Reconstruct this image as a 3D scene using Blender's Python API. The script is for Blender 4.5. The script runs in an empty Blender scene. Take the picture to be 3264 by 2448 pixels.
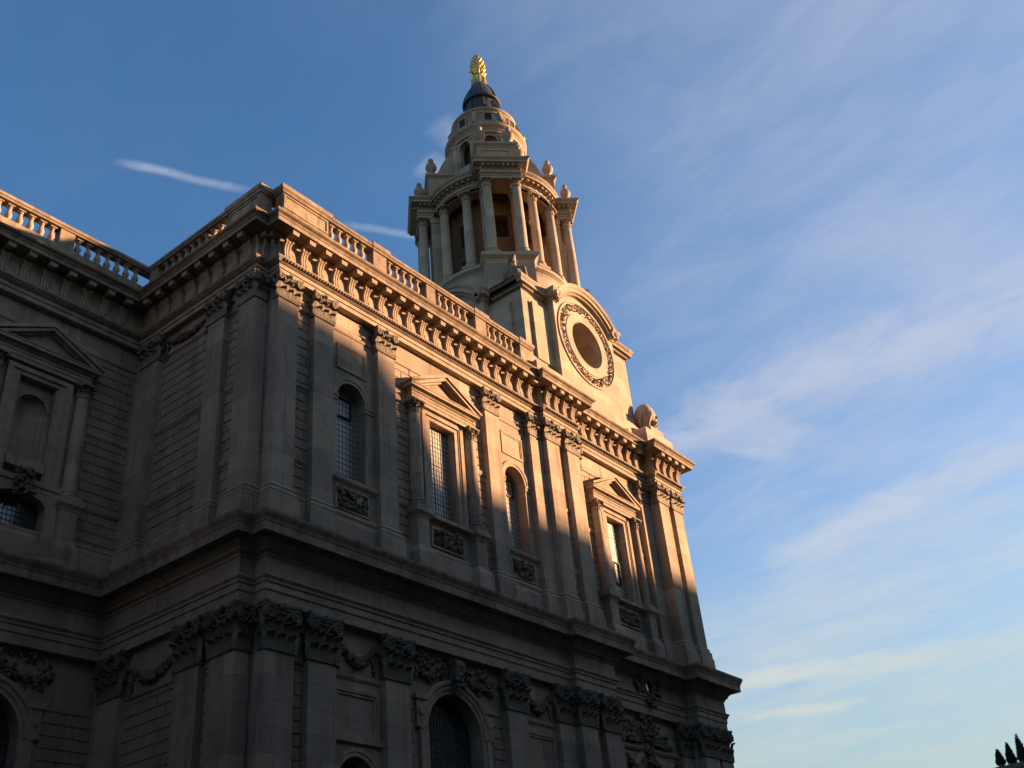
import bpy, bmesh, math, random
from mathutils import Matrix, Vector
rnd = random.Random(7)
sc = bpy.context.scene
R = math.radians
# ------------------------------------------------------------------ camera
cam = bpy.data.cameras.new('camera'); camo = bpy.data.objects.new('camera', cam)
sc.collection.objects.link(camo); sc.camera = camo
cam.sensor_fit = 'HORIZONTAL'; cam.sensor_width = 36.0; cam.lens = 36.0*3328.13/3264.0
cam.clip_start = 0.1; cam.clip_end = 4000
_y, _p, _r = 0.948429077, 0.559228022, -0.100279955
fwd = Vector((math.cos(_p)*math.sin(_y), math.cos(_p)*math.cos(_y), math.sin(_p)))
rt = Vector((math.cos(_y), -math.sin(_y), 0)); up = rt.cross(fwd)
r2 = rt*math.cos(_r)+up*math.sin(_r); u2 = up*math.cos(_r)-rt*math.sin(_r)
m = Matrix((r2, u2, -fwd)).transposed().to_4x4(); m.translation = (0, -25, 1.6)
camo.matrix_world = m
# ------------------------------------------------------------------ light
SUN_EL = R(10.5)
sd = Vector((0.81*math.cos(SUN_EL), -0.588*math.cos(SUN_EL), math.sin(SUN_EL))).normalized()
sl = bpy.data.lights.new('sun', 'SUN'); slo = bpy.data.objects.new('sun', sl); sc.collection.objects.link(slo)
sl.energy = 4.9; sl.angle = R(1.5); sl.color = (1.0, 0.565, 0.30)
slo.rotation_euler = sd.to_track_quat('Z', 'Y').to_euler(); slo.location = (60, -60, 60)
sc.view_settings.view_transform = 'Standard'; sc.view_settings.look = 'None'
sc.view_settings.exposure = 2.0; sc.view_settings.gamma = 1.0
w = bpy.data.worlds.new('World'); sc.world = w; w.use_nodes = True
nt = w.node_tree; N = nt.nodes; L = nt.links
for n in list(N): N.remove(n)
def nd(t, **k):
    n = N.new(t)
    for a, b in k.items(): setattr(n, a, b)
    return n
def mth(op, a, b=None, c=None, clamp=False):
    n = N.new('ShaderNodeMath'); n.operation = op; n.use_clamp = clamp
    for i, v in enumerate((a, b, c)):
        if v is None: continue
        if isinstance(v, (int, float)): n.inputs[i].default_value = v
        else: L.new(v, n.inputs[i])
    return n.outputs[0]
sky = nd('ShaderNodeTexSky', sky_type='NISHITA', sun_disc=False, sun_elevation=SUN_EL,
         sun_rotation=math.atan2(sd.x, sd.y), altitude=0, air_density=1.0, dust_density=0.6, ozone_density=2.2)
tc = nd('ShaderNodeTexCoord'); sep = nd('ShaderNodeSeparateXYZ'); L.new(tc.outputs['Generated'], sep.inputs[0])
zc = mth('MAXIMUM', sep.outputs[2], 0.06)
px = mth('DIVIDE', sep.outputs[0], zc); py = mth('DIVIDE', sep.outputs[1], zc)
def noise(vec, scale, detail=6, rough=.55, dist=0.0):
    n = nd('ShaderNodeTexNoise'); n.inputs['Scale'].default_value = scale; n.inputs['Detail'].default_value = detail
    n.inputs['Roughness'].default_value = rough; n.inputs['Distortion'].default_value = dist
    L.new(vec, n.inputs['Vector']); return n.outputs['Fac']
def comb(a, b, c=0.0):
    n = nd('ShaderNodeCombineXYZ')
    for i, v in enumerate((a, b, c)):
        if isinstance(v, (int, float)): n.inputs[i].default_value = v
        else: L.new(v, n.inputs[i])
    return n.outputs[0]
def sm(v, a, b, lo=0.0, hi=1.0):
    n = nd('ShaderNodeMapRange', interpolation_type='SMOOTHSTEP'); L.new(v, n.inputs[0])
    for i, q in enumerate((a, b, lo, hi)): n.inputs[i+1].default_value = q
    return n.outputs[0]
# streak frame of the cirrus: ca runs along the wind, cb across it
ang = R(-98); ca_, sa_ = math.cos(ang), math.sin(ang)
al = mth('ADD', mth('MULTIPLY', px, ca_), mth('MULTIPLY', py, sa_))
ac = mth('SUBTRACT', mth('MULTIPLY', py, ca_), mth('MULTIPLY', px, sa_))
n1 = noise(comb(mth('MULTIPLY', al, 1.2), mth('MULTIPLY', ac, 2.0), 3.1), 1.0, 7, .55, .6)
n2 = noise(comb(mth('MULTIPLY', al, 3.2), mth('MULTIPLY', ac, 6.0), 1.7), 1.0, 6, .62, .8)
n3 = noise(comb(px, py, 9.0), 0.9, 3, .5)
n4 = noise(comb(mth('MULTIPLY', px, 7.0), mth('MULTIPLY', py, 7.0), 4.0), 1.0, 6, .6, .3)
n5 = noise(comb(mth('MULTIPLY', al, 5.0), mth('MULTIPLY', ac, 13.0), 8.2), 1.0, 7, .66, 1.0)
base = mth('ADD', mth('MULTIPLY', n1, .62), mth('MULTIPLY', n2, .38))
# the cloud sheet thickens to the west and south (right of the tower), clear sky to the east
west = sm(mth('SUBTRACT', px, mth('MULTIPLY', py, 1.55)), -0.55, 1.1)
sheet = mth('MULTIPLY', sm(mth('ADD', base, mth('MULTIPLY', west, .10)), .42, .86), mth('ADD', mth('MULTIPLY', west, .85), .05))
def band(u0, v0, u1, v1, wd, amp, k=0.25, t0=.0, t1=1.0):
    "soft cloud band between two points of the cloud plane"
    du, dv = u1-u0, v1-v0; ln = math.hypot(du, dv); du /= ln; dv /= ln
    a = mth('SUBTRACT', px, u0); b = mth('SUBTRACT', py, v0)
    t = mth('DIVIDE', mth('ADD', mth('MULTIPLY', a, du), mth('MULTIPLY', b, dv)), ln)
    d = mth('ABSOLUTE', mth('ADD', mth('SUBTRACT', mth('MULTIPLY', b, du), mth('MULTIPLY', a, dv)), mth('MULTIPLY', mth('SUBTRACT', n4, .5), wd*k*4)))
    f = mth('MULTIPLY', sm(d, wd, 0.0), mth('MULTIPLY', sm(t, -.12, .18), sm(t, 1.15, .8)))
    f = mth('MULTIPLY', f, sm(mth('ADD', n4, mth('MULTIPLY', n2, .8)), .55, 1.15))
    return mth('MULTIPLY', f, amp)
bands = [band(1.69, .92, 1.73, .02, .17, 2.0), band(2.5, .98, 2.27, .2, .14, 1.5),
         band(.512, .948, .645, .877, .012, .75, .45), band(.79, .83, .885, .775, .012, .5, .3),
         band(3.35, 1.72, 3.72, 1.05, .17, 3.2, .2), band(3.95, 1.85, 4.1, 1.45, .14, 3.4, .2), band(1.90, .76, 1.84, .62, .12, 1.5, .4),
         band(.735, .605, .785, .60, .035, .9, .35), band(.775, .665, .82, .655, .03, 1.0, .35)]
cl = mth('ADD', sheet, mth('MULTIPLY', west, .26))
for b in bands: cl = mth('ADD', cl, mth('MULTIPLY', b, .8))
cl = mth('MULTIPLY', cl, mth('ADD', .62, mth('MULTIPLY', n5, .76)))
cl = mth('MULTIPLY', mth('DIVIDE', cl, mth('ADD', cl, .9)), 1.25)
hz = sm(sep.outputs[2], .50, .05)
tint = nd('ShaderNodeMix', data_type='RGBA', blend_type='MULTIPLY'); tint.inputs[0].default_value = 1.0
L.new(sky.outputs[0], tint.inputs[6]); tint.inputs[7].default_value = (0.64, 0.92, 1.14, 1)
cc = nd('ShaderNodeMix', data_type='RGBA'); L.new(hz, cc.inputs[0])
cc.inputs[6].default_value = (2.4, 2.65, 3.3, 1); cc.inputs[7].default_value = (4.0, 4.2, 3.9, 1)
mx = nd('ShaderNodeMix', data_type='RGBA'); L.new(cl, mx.inputs[0]); L.new(tint.outputs[2], mx.inputs[6]); L.new(cc.outputs[2], mx.inputs[7])
lowz = nd('ShaderNodeMix', data_type='RGBA'); L.new(mth('MULTIPLY', sm(sep.outputs[2], .42, .08), .72), lowz.inputs[0]); L.new(mx.outputs[2], lowz.inputs[6]); lowz.inputs[7].default_value = (2.0, 2.35, 1.95, 1)
mx = lowz
bg = nd('ShaderNodeBackground'); bg.inputs[1].default_value = 0.056; L.new(mx.outputs[2], bg.inputs[0])
wo = nd('ShaderNodeOutputWorld'); L.new(bg.outputs[0], wo.inputs[0])

# ------------------------------------------------------------------ materials
def mat(name, base, rough=.85, metal=0.0, dark=None, darkamt=.5, joints=None, bump=.25, soot=0.0, spec=.3, grain=22.0, lighten=0.0, streak=.45):
    mt = bpy.data.materials.new(name); mt.use_nodes = True
    t = mt.node_tree; nn = t.nodes; ll = t.links; bs = nn['Principled BSDF']
    bs.inputs['Roughness'].default_value = rough; bs.inputs['Metallic'].default_value = metal
    bs.inputs['Specular IOR Level'].default_value = spec
    def mk(tp, **k):
        n = nn.new(tp)
        for a, b in k.items(): setattr(n, a, b)
        return n
    co = mk('ShaderNodeTexCoord')
    def ns(scale, sx=(1, 1, 1), detail=5, rgh=.6):
        mp = mk('ShaderNodeMapping'); mp.inputs['Scale'].default_value = sx; ll.new(co.outputs['Object'], mp.inputs[0])
        n = mk('ShaderNodeTexNoise'); n.inputs['Scale'].default_value = scale; n.inputs['Detail'].default_value = detail; n.inputs['Roughness'].default_value = rgh
        ll.new(mp.outputs[0], n.inputs['Vector']); return n.outputs['Fac']
    def rng(v, a, b, lo=0, hi=1):
        n = mk('ShaderNodeMapRange', interpolation_type='SMOOTHSTEP'); ll.new(v, n.inputs[0])
        for i, q in enumerate((a, b, lo, hi)): n.inputs[i+1].default_value = q
        return n.outputs[0]
    def mixc(f, a, b, mode='MIX'):
        n = mk('ShaderNodeMix', data_type='RGBA', blend_type=mode)
        if isinstance(f, float): n.inputs[0].default_value = f
        else: ll.new(f, n.inputs[0])
        for i, q in ((6, a), (7, b)):
            if isinstance(q, tuple): n.inputs[i].default_value = (*q, 1)
            else: ll.new(q, n.inputs[i])
        return n.outputs[2]
    def mulf(a, k):
        n = mk('ShaderNodeMath', operation='MULTIPLY'); ll.new(a, n.inputs[0]); n.inputs[1].default_value = k; return n.outputs[0]
    dk = dark or tuple(c*.45 for c in base)
    big = ns(.55); stv = ns(1.0, (1.6, 1.6, .13), 6, .65); fine = ns(grain, (1, 1, 1), 6, .7)
    c = mixc(mulf(rng(big, .40, .72), darkamt*.6), base, dk)
    c = mixc(mulf(rng(stv, .50, .74), darkamt*streak*2), c, dk)
    c = mixc(mulf(rng(fine, .35, .75), .22), c, tuple(x*.55 for x in base))
    lt = ns(1.0, (2.3, 2.3, .10), 6, .62)
    if metal == 0 and streak > .3: c = mixc(mulf(rng(lt, .52, .72), .42), c, tuple(min(1, x*1.38) for x in base))
    if soot:
        sp = ns(3.2, (1, 1, 1), 5, .6)
        c = mixc(mulf(rng(sp, .42, .66), soot), c, tuple(x*.35 for x in dk))
    bmpsrc = fine; 
    if joints:
        bw, bh, mort, amt = joints
        se = mk('ShaderNodeSeparateXYZ'); ll.new(co.outputs['Object'], se.inputs[0])
        ad = mk('ShaderNodeMath', operation='ADD'); ll.new(se.outputs[0], ad.inputs[0]); ll.new(se.outputs[1], ad.inputs[1])
        cb = mk('ShaderNodeCombineXYZ'); ll.new(ad.outputs[0], cb.inputs[0]); ll.new(se.outputs[2], cb.inputs[1])
        br = mk('ShaderNodeTexBrick'); br.inputs['Scale'].default_value = 1.0; br.inputs['Brick Width'].default_value = bw
        br.inputs['Row Height'].default_value = bh; br.inputs['Mortar Size'].default_value = mort; br.inputs['Bias'].default_value = 0
        br.inputs['Color1'].default_value = (.74, .74, .75, 1); br.inputs['Color2'].default_value = (1.10, 1.09, 1.07, 1); br.inputs['Mortar'].default_value = (amt, amt, amt, 1)
        ll.new(cb.outputs[0], br.inputs['Vector'])
        c = mixc(1.0, c, br.outputs['Color'], 'MULTIPLY')
    ll.new(c, bs.inputs['Base Color'])
    if bump:
        bp = mk('ShaderNodeBump'); bp.inputs['Strength'].default_value = bump; bp.inputs['Distance'].default_value = .03
        ll.new(fine, bp.inputs['Height']); ll.new(bp.outputs[0], bs.inputs['Normal'])
    return mt
PS = (.36, .284, .203)
M_ASH = mat('pale_ashlar', PS, joints=(1.9, .78, .009, .5), darkamt=.8, streak=.6, soot=.12)
M_TRIM = mat('pale_trim', (.355, .274, .193), darkamt=.75, soot=.28)
M_CORN = mat('weathered_cornice_stone', (.30, .232, .16), darkamt=.85, soot=.42, joints=(1.35, 50, .012, .5))
M_BRK = mat('rusticated_stone', (.30, .236, .167), darkamt=.7, soot=.15)
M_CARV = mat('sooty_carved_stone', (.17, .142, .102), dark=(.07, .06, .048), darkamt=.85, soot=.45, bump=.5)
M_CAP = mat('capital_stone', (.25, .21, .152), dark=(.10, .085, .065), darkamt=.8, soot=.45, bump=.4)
M_TOW = mat('tower_stone', (.39, .31, .225), joints=(1.9, .62, .008, .7), darkamt=.4)
M_TTR = mat('tower_trim_stone', (.36, .284, .203), darkamt=.55, soot=.18)
M_LEAD = mat('dark_lead', (.045, .045, .048), rough=.5, spec=.5, darkamt=.5)
M_GOLD = mat('gilding', (.80, .50, .13), rough=.36, metal=1.0, darkamt=.25, bump=.15)
M_LBAR = mat('lead_cames', (.07, .07, .065), rough=.7, darkamt=.2)
M_BLK = mat('black_iron', (.012, .012, .013), rough=.6, darkamt=.2)
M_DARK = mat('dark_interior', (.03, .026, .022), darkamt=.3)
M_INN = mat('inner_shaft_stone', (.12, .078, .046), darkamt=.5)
M_GRND = mat('paving', (.06, .057, .052), joints=(.9, .6, .012, .5), darkamt=.5)
M_OFF = mat('office_stone', (.30, .27, .23), joints=(1.4, .7, .01, .7), darkamt=.4)
M_CONI = mat('conifer_foliage', (.025, .045, .028), dark=(.012, .02, .014), darkamt=.6, rough=.9)
M_BARK = mat('bark', (.07, .05, .035))
M_POT = mat('terracotta_grey', (.12, .11, .10))
def glassmat(name, col, rough):
    mt = mat(name, col, rough=rough, spec=.9, darkamt=.35, bump=0.0, streak=.2)
    t = mt.node_tree; nn = t.nodes; ll = t.links; bs = nn['Principled BSDF']
    co = nn.new('ShaderNodeTexCoord'); vo = nn.new('ShaderNodeTexVoronoi'); vo.inputs['Scale'].default_value = 4.6
    ll.new(co.outputs['Object'], vo.inputs['Vector'])
    bp = nn.new('ShaderNodeBump'); bp.inputs['Strength'].default_value = .10; ll.new(vo.outputs['Distance'], bp.inputs['Height'])
    ll.new(bp.outputs[0], bs.inputs['Normal']); return mt
M_GLS = glassmat('leaded_glass', (.23, .24, .19), .40)
M_GLD = glassmat('dark_glass', (.03, .036, .036), .10)

# ------------------------------------------------------------------ mesh helper
_ico = None
def ico_data():
    global _ico
    if _ico is None:
        bm = bmesh.new(); bmesh.ops.create_icosphere(bm, subdivisions=1, radius=1.0)
        bm.verts.index_update()
        _ico = ([v.co.copy() for v in bm.verts], [[v.index for v in f.verts] for f in bm.faces]); bm.free()
    return _ico
class MB:
    def __init__(s): s.v = []; s.f = []; s.M = Matrix.Identity(4)
    def add(s, vs, fs):
        o = len(s.v); M = s.M
        s.v += [tuple(M @ Vector(p)) for p in vs]; s.f += [[i+o for i in f] for f in fs]; return s
    def box(s, x0, x1, y0, y1, z0, z1):
        return s.add([(x0,y0,z0),(x1,y0,z0),(x1,y1,z0),(x0,y1,z0),(x0,y0,z1),(x1,y0,z1),(x1,y1,z1),(x0,y1,z1)],
                     [(3,2,1,0),(4,5,6,7),(0,1,5,4),(1,2,6,5),(2,3,7,6),(3,0,4,7)])
    def taper(s, x0, x1, y0, y1, z0, z1, g):
        "box whose top is g smaller at front and sides"
        return s.add([(x0,y0,z0),(x1,y0,z0),(x1,y1,z0),(x0,y1,z0),(x0+g,y0+g,z1),(x1-g,y0+g,z1),(x1-g,y1,z1),(x0+g,y1,z1)],
                     [(3,2,1,0),(4,5,6,7),(0,1,5,4),(1,2,6,5),(2,3,7,6),(3,0,4,7)])
    def sweep(s, path, prof, closed=False, wrap=True):
        n = len(path); vs = []; k = len(prof)
        for i in range(n):
            p = Vector(path[i]); a = Vector(path[i-1]) if (i or closed) else None; b = Vector(path[(i+1) % n]) if (i < n-1 or closed) else None
            d1 = (p-a).normalized() if a is not None else None; d2 = (b-p).normalized() if b is not None else None
            n1 = Vector((d1.y, -d1.x)) if d1 else None; n2 = Vector((d2.y, -d2.x)) if d2 else None
            if n1 is None: mm = n2
            elif n2 is None: mm = n1
            else: mm = (n1+n2)/max(.25, 1+n1.dot(n2))
            for o, z in prof: vs.append((p.x+mm.x*o, p.y+mm.y*o, z))
        fs = []
        for i in range(n if closed else n-1):
            j = (i+1) % n
            for q in range(k if wrap else k-1):
                r_ = (q+1) % k; fs.append((i*k+q, j*k+q, j*k+r_, i*k+r_))
        if not closed and wrap: fs += [tuple(range(k))[::-1], tuple((n-1)*k+q for q in range(k))]
        return s.add(vs, fs)
    def lathe(s, cx, cy, prof, n=24, a0=0.0, a1=2*math.pi):
        full = abs(a1-a0-2*math.pi) < 1e-6; cnt = n if full else n+1; k = len(prof); vs = []
        for i in range(cnt):
            a = a0+(a1-a0)*i/n
            for r_, z in prof: vs.append((cx+r_*math.cos(a), cy+r_*math.sin(a), z))
        fs = []
        for i in range(n):
            j = (i+1) % cnt
            for q in range(k-1): fs.append((i*k+q, j*k+q, j*k+q+1, i*k+q+1))
        return s.add(vs, fs)
    def ext(s, poly, y0, y1):
        "polygon in x-z pushed from y0 to y1"
        n = len(poly); vs = [(x, y0, z) for x, z in poly]+[(x, y1, z) for x, z in poly]
        return s.add(vs, [tuple(range(n)), tuple(range(2*n-1, n-1, -1))]+[(i, i+n, (i+1) % n+n, (i+1) % n) for i in range(n)])
    def blob(s, c, r, jit=.18, rot=True):
        iv, jf = ico_data(); rr = (r, r, r) if isinstance(r, (int, float)) else r
        q = Matrix.Rotation(rnd.uniform(0, 6.28), 3, Vector((rnd.uniform(-1,1), rnd.uniform(-1,1), rnd.uniform(-1,1)+.01)).normalized()) if rot else Matrix.Identity(3)
        vs = []
        for p in iv:
            d = q @ Vector((p.x*rr[0], p.y*rr[1], p.z*rr[2]))*(1+rnd.uniform(-jit, jit)); vs.append((c[0]+d.x, c[1]+d.y, c[2]+d.z))
        return s.add(vs, jf)
    def ring(s, cx, cz, r0, r1, y0, y1, a0=0.0, a1=2*math.pi, n=32):
        "flat ring (or arc) in the x-z plane with thickness y0..y1"
        full = abs(a1-a0-2*math.pi) < 1e-6; cnt = n if full else n+1; vs = []
        for i in range(cnt):
            a = a0+(a1-a0)*i/n
            for r_, y in ((r0, y0), (r1, y0), (r1, y1), (r0, y1)): vs.append((cx+r_*math.cos(a), y, cz+r_*math.sin(a)))
        fs = []
        for i in range(n):
            j = (i+1) % cnt
            for q in range(4): fs.append((i*4+q, j*4+q, j*4+(q+1) % 4, i*4+(q+1) % 4))
        if not full: fs += [(0,1,2,3), tuple((cnt-1)*4+q for q in (3,2,1,0))]
        return s.add(vs, fs)
    def archring(s, cx, cz, prof, a0=0.0, a1=math.pi, n=28):
        "profile (radius, y) swept round a centre in the x-z plane"
        k = len(prof); vs = []
        for i in range(n+1):
            a = a0+(a1-a0)*i/n
            for r_, y in prof: vs.append((cx+r_*math.cos(a), y, cz+r_*math.sin(a)))
        fs = []
        for i in range(n):
            for q in range(k):
                r_ = (q+1) % k; fs.append((i*k+q, (i+1)*k+q, (i+1)*k+r_, i*k+r_))
        fs += [tuple(range(k)), tuple(n*k+q for q in range(k))[::-1]]
        return s.add(vs, fs)
    def archwall(s, x0, x1, z0, z1, y, yb, cx, hw, zs, zp, n=24):
        "wall face at y with an arched opening (sill zs, springing zp) and reveals back to yb"
        pts = [(cx+hw*math.cos(math.pi-math.pi*i/n), zp+hw*math.sin(math.pi*i/n)) for i in range(n+1)]
        def q(*c): s.add([(a, y, b) for a, b in c], [tuple(range(len(c)))])
        q((x0,z0),(cx-hw,z0),(cx-hw,zp),(x0,zp)); q((cx+hw,z0),(x1,z0),(x1,zp),(cx+hw,zp))
        if zs > z0: q((cx-hw,z0),(cx+hw,z0),(cx+hw,zs),(cx-hw,zs))
        q((x0,zp),(cx-hw,zp),(cx-hw,z1),(x0,z1)); q((cx+hw,zp),(x1,zp),(x1,z1),(cx+hw,z1))
        for i in range(n): q(pts[i], pts[i+1], (pts[i+1][0], z1), (pts[i][0], z1))
        out = [(cx-hw, zs)]+pts+[(cx+hw, zs)]
        for i in range(len(out)):
            a, b = out[i], out[(i+1) % len(out)]
            s.add([(a[0],y,a[1]),(b[0],y,b[1]),(b[0],yb,b[1]),(a[0],yb,a[1])], [(0,1,2,3)])
        return s
    def rectwall(s, x0, x1, z0, z1, y, yb, a, b, c, d):
        "wall face at y with a rectangular opening a..b, c..d and reveals"
        def q(*p): s.add([(u, y, v) for u, v in p], [tuple(range(len(p)))])
        q((x0,z0),(a,z0),(a,z1),(x0,z1)); q((b,z0),(x1,z0),(x1,z1),(b,z1)); q((a,z0),(b,z0),(b,c),(a,c)); q((a,d),(b,d),(b,z1),(a,z1))
        for (p, p2), (q1, q2) in (((a,c),(b,c)),((b,c),(b,d)),((b,d),(a,d)),((a,d),(a,c))):
            s.add([(p,y,p2),(q1,y,q2),(q1,yb,q2),(p,yb,p2)], [(0,1,2,3)])
        return s
    def bricks(s, x0, x1, z0, z1, y, holes=(), bl=1.0, bh=.397, gap=.034, proud=.035, x_off=0.0):
        "raised blocks with open joints on a backing at y+proud"
        k = 0; z = z0
        while z < z1-.05:
            zt = min(z+bh, z1); x = x0-((k % 2)*.5+x_off % 1.0)*bl
            while x < x1:
                a, b = max(x, x0), min(x+bl, x1); segs = [(a, b)]
                for hx0, hx1, hz0, hz1 in holes:
                    if zt > hz0+.02 and z < hz1-.02:
                        ns_ = []
                        for p, q in segs:
                            if q <= hx0 or p >= hx1: ns_.append((p, q)); continue
                            if p < hx0: ns_.append((p, hx0))
                            if q > hx1: ns_.append((hx1, q))
                        segs = ns_
                for p, q in segs:
                    if q-p > .10:
                        g = gap/2; e = .012; jy = y+rnd.uniform(-.006, .006)
                        X0, X1, Z0, Z1 = p+(g if p > x0+.001 else 0), q-(g if q < x1-.001 else 0), z+g, zt-g
                        yb = y+proud+.01
                        s.add([(X0,yb,Z0),(X1,yb,Z0),(X1,yb,Z1),(X0,yb,Z1),(X0+e,jy,Z0+e),(X1-e,jy,Z0+e),(X1-e,jy,Z1-e),(X0+e,jy,Z1-e)],
                              [(4,5,6,7),(0,1,5,4),(1,2,6,5),(2,3,7,6),(3,0,4,7)])
                x += bl
            z += bh; k += 1
        return s
    def tube(s, pts, rads, n=8):
        vs = []; 
        for i, p in enumerate(pts):
            p = Vector(p); d = (Vector(pts[min(i+1, len(pts)-1)])-Vector(pts[max(i-1, 0)])).normalized()
            a = d.cross(Vector((0.3, .2, 1))).normalized(); b = d.cross(a); r_ = rads[i] if isinstance(rads, (list, tuple)) else rads
            for k in range(n):
                t = 2*math.pi*k/n; vs.append(tuple(p+a*math.cos(t)*r_+b*math.sin(t)*r_))
        fs = [(i*n+k, i*n+(k+1) % n, (i+1)*n+(k+1) % n, (i+1)*n+k) for i in range(len(pts)-1) for k in range(n)]
        fs += [tuple(range(n)), tuple((len(pts)-1)*n+k for k in range(n))[::-1]]
        return s.add(vs, fs)
    def leaf(s, base, dirx, out, h, wd, curl=.13, rows=7):
        "acanthus leaf: base point, sideways unit vector, outward unit vector"
        base = Vector(base); X = Vector(dirx); O = Vector(out); vs = []; cols = (-1, -.5, 0, .5, 1)
        for i in range(rows):
            t = i/(rows-1); bend = max(0, (t-.62)/.38)
            hz_ = h*(t if t < .62 else .62+.38*math.sin(bend*2.0)*.62)
            of = .02+curl*t*t*.55+curl*1.05*bend*bend
            ww = wd*.5*(.72+.38*math.sin(t*2.6))*(1-.45*bend)*(1+.16*(1 if i % 2 else -1))
            for c in cols: vs.append(tuple(base+X*(ww*c)+O*(of+.035*(1-c*c)-(.02 if c in (-.5, .5) else 0))+Vector((0, 0, hz_-.05*abs(c)*(.3+t)*h))))
        fs = [(i*5+c, i*5+c+1, (i+1)*5+c+1, (i+1)*5+c) for i in range(rows-1) for c in range(4)]
        return s.add(vs, fs)
    def mesh(s, name, m, smooth=None):
        me = bpy.data.meshes.new(name); me.from_pydata(s.v, [], s.f); me.validate(); me.materials.append(m)
        bm = bmesh.new(); bm.from_mesh(me); bmesh.ops.recalc_face_normals(bm, faces=bm.faces); bm.to_mesh(me); bm.free()
        if smooth is not None:
            me.polygons.foreach_set('use_smooth', [True]*len(me.polygons))
            try: me.set_sharp_from_angle(angle=R(smooth))
            except Exception: pass
        return me
def link(o, parent=None):
    sc.collection.objects.link(o)
    if parent is not None:
        o.parent = parent
        o.matrix_parent_inverse = world_of(parent).inverted()
    return o
WORLD = {}
def world_of(o): return WORLD.get(o.name, o.matrix_basis.copy())
def obj(name, mb, m, parent=None, smooth=None, label=None):
    me = mb if isinstance(mb, bpy.types.Mesh) else mb.mesh(name, m, smooth)
    o = bpy.data.objects.new(name, me); link(o, parent)
    if label: o['label'] = label
    WORLD[o.name] = Matrix.Identity(4)
    return o
def inst(name, me, loc, rz=0.0, scale=(1,1,1), parent=None):
    o = bpy.data.objects.new(name, me); mtx = Matrix.Translation(loc) @ Matrix.Rotation(rz, 4, 'Z') @ Matrix.Diagonal((*scale, 1))
    o.matrix_basis = mtx; link(o, parent); WORLD[o.name] = mtx; return o
def thing(name, loc, label, cat, group=None):
    o = bpy.data.objects.new(name, None); o.location = loc; o.empty_display_size = .5; sc.collection.objects.link(o)
    WORLD[o.name] = Matrix.Translation(loc); o['label'] = label; o['category'] = cat
    if group: o['group'] = group
    return o
def tag(o, label, cat, group=None):
    o['label'] = label; o['category'] = cat
    if group: o['group'] = group
def struct(name, mb, m):
    o = obj(name, mb, m); o['kind'] = 'structure'; return o

# ================================================================== CATHEDRAL
CATH = thing('cathedral', (36, 8, 0), 'weathered pale stone cathedral with two storeys of pilasters, a balustrade and a sunlit bell tower', 'cathedral')
XC, YC = 43.35, 6.35            # tower axis
def ret(Xf=19.78, Yo=0.0):      # local (x along wall, y into wall) -> wall that faces -X ; local x = -(Y-Yo)
    return Matrix.Translation((Xf, Yo, 0)) @ Matrix.Rotation(-math.pi/2, 4, 'Z')
WD = .28                         # wall behind pilaster face
face_up = [(-6, 8.05), (19.78, 8.05), (19.78, .6), (20.38, .6), (20.38, 0), (36.84, 0), (36.84, -.27), (39.58, -.27), (39.58, .33), (47.2, .33), (47.2, -.27), (49.95, -.27), (49.95, 13)]
face_lo = [(-6, 8.05), (19.78, 8.05), (19.78, .6), (20.38, .6), (20.38, 0), (36.98, 0), (36.98, -.27), (40.0, -.27), (40.0, .33), (47.35, .33), (47.35, -.27), (50.3, -.27), (50.3, 13)]
# ---- entablatures
mb = MB(); mb.sweep(face_up, [(-.6, 27.2), (0, 27.2), (0, 27.40), (.045, 27.41), (.045, 27.60), (.10, 27.60), (.10, 27.63), (-.6, 27.63)])
obj('architrave', mb, M_TRIM, CATH)
mb = MB(); mb.sweep(face_up, [(-.6, 27.63), (.14, 27.63), (.17, 27.70), (.25, 27.78), (.25, 27.82), (.05, 27.86), (.02, 28.2), (.03, 28.6), (.12, 28.86), (.12, 28.96), (-.6, 28.96)])
obj('frieze', mb, M_TRIM, CATH)
mb = MB(); mb.sweep(face_up, [(-.6, 28.96), (.10, 28.96), (.14, 28.99), (.64, 28.99), (.66, 28.96), (.735, 28.96), (.735, 29.14), (.76, 29.15), (.80, 29.22), (.90, 29.28), (.93, 29.33), (.93, 29.36), (-.02, 29.55), (-.6, 29.55)])
CORN = obj('cornice', mb, M_CORN, CATH, label='sooty modillion cornice')
mb = MB(); mb.sweep(face_lo, [(-.6, 14.0), (0, 14.0), (0, 14.38), (.045, 14.39), (.045, 14.62), (.09, 14.64), (.10, 14.72), (.17, 14.80), (.17, 14.86), (.06, 14.90), (.05, 14.95), (-.6, 14.95)])
obj('architrave', mb, M_TRIM, CATH)
mb = MB(); mb.sweep(face_lo, [(-.6, 14.95), (.05, 14.95), (.05, 15.48), (.10, 15.52), (.12, 15.60), (.22, 15.66), (.24, 15.74), (.36, 15.86), (.40, 15.90), (.40, 15.98), (-.6, 15.98)])
obj('frieze', mb, M_ASH, CATH)
mb = MB(); mb.sweep(face_lo, [(-.6, 15.98), (.42, 15.98), (.70, 16.0), (.72, 15.97), (.78, 15.97), (.78, 16.26), (.80, 16.28), (.83, 16.38), (.90, 16.50), (.93, 16.58), (.93, 16.65), (.10, 16.80), (-.6, 16.80)])
obj('cornice', mb, M_CORN, CATH)
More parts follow.
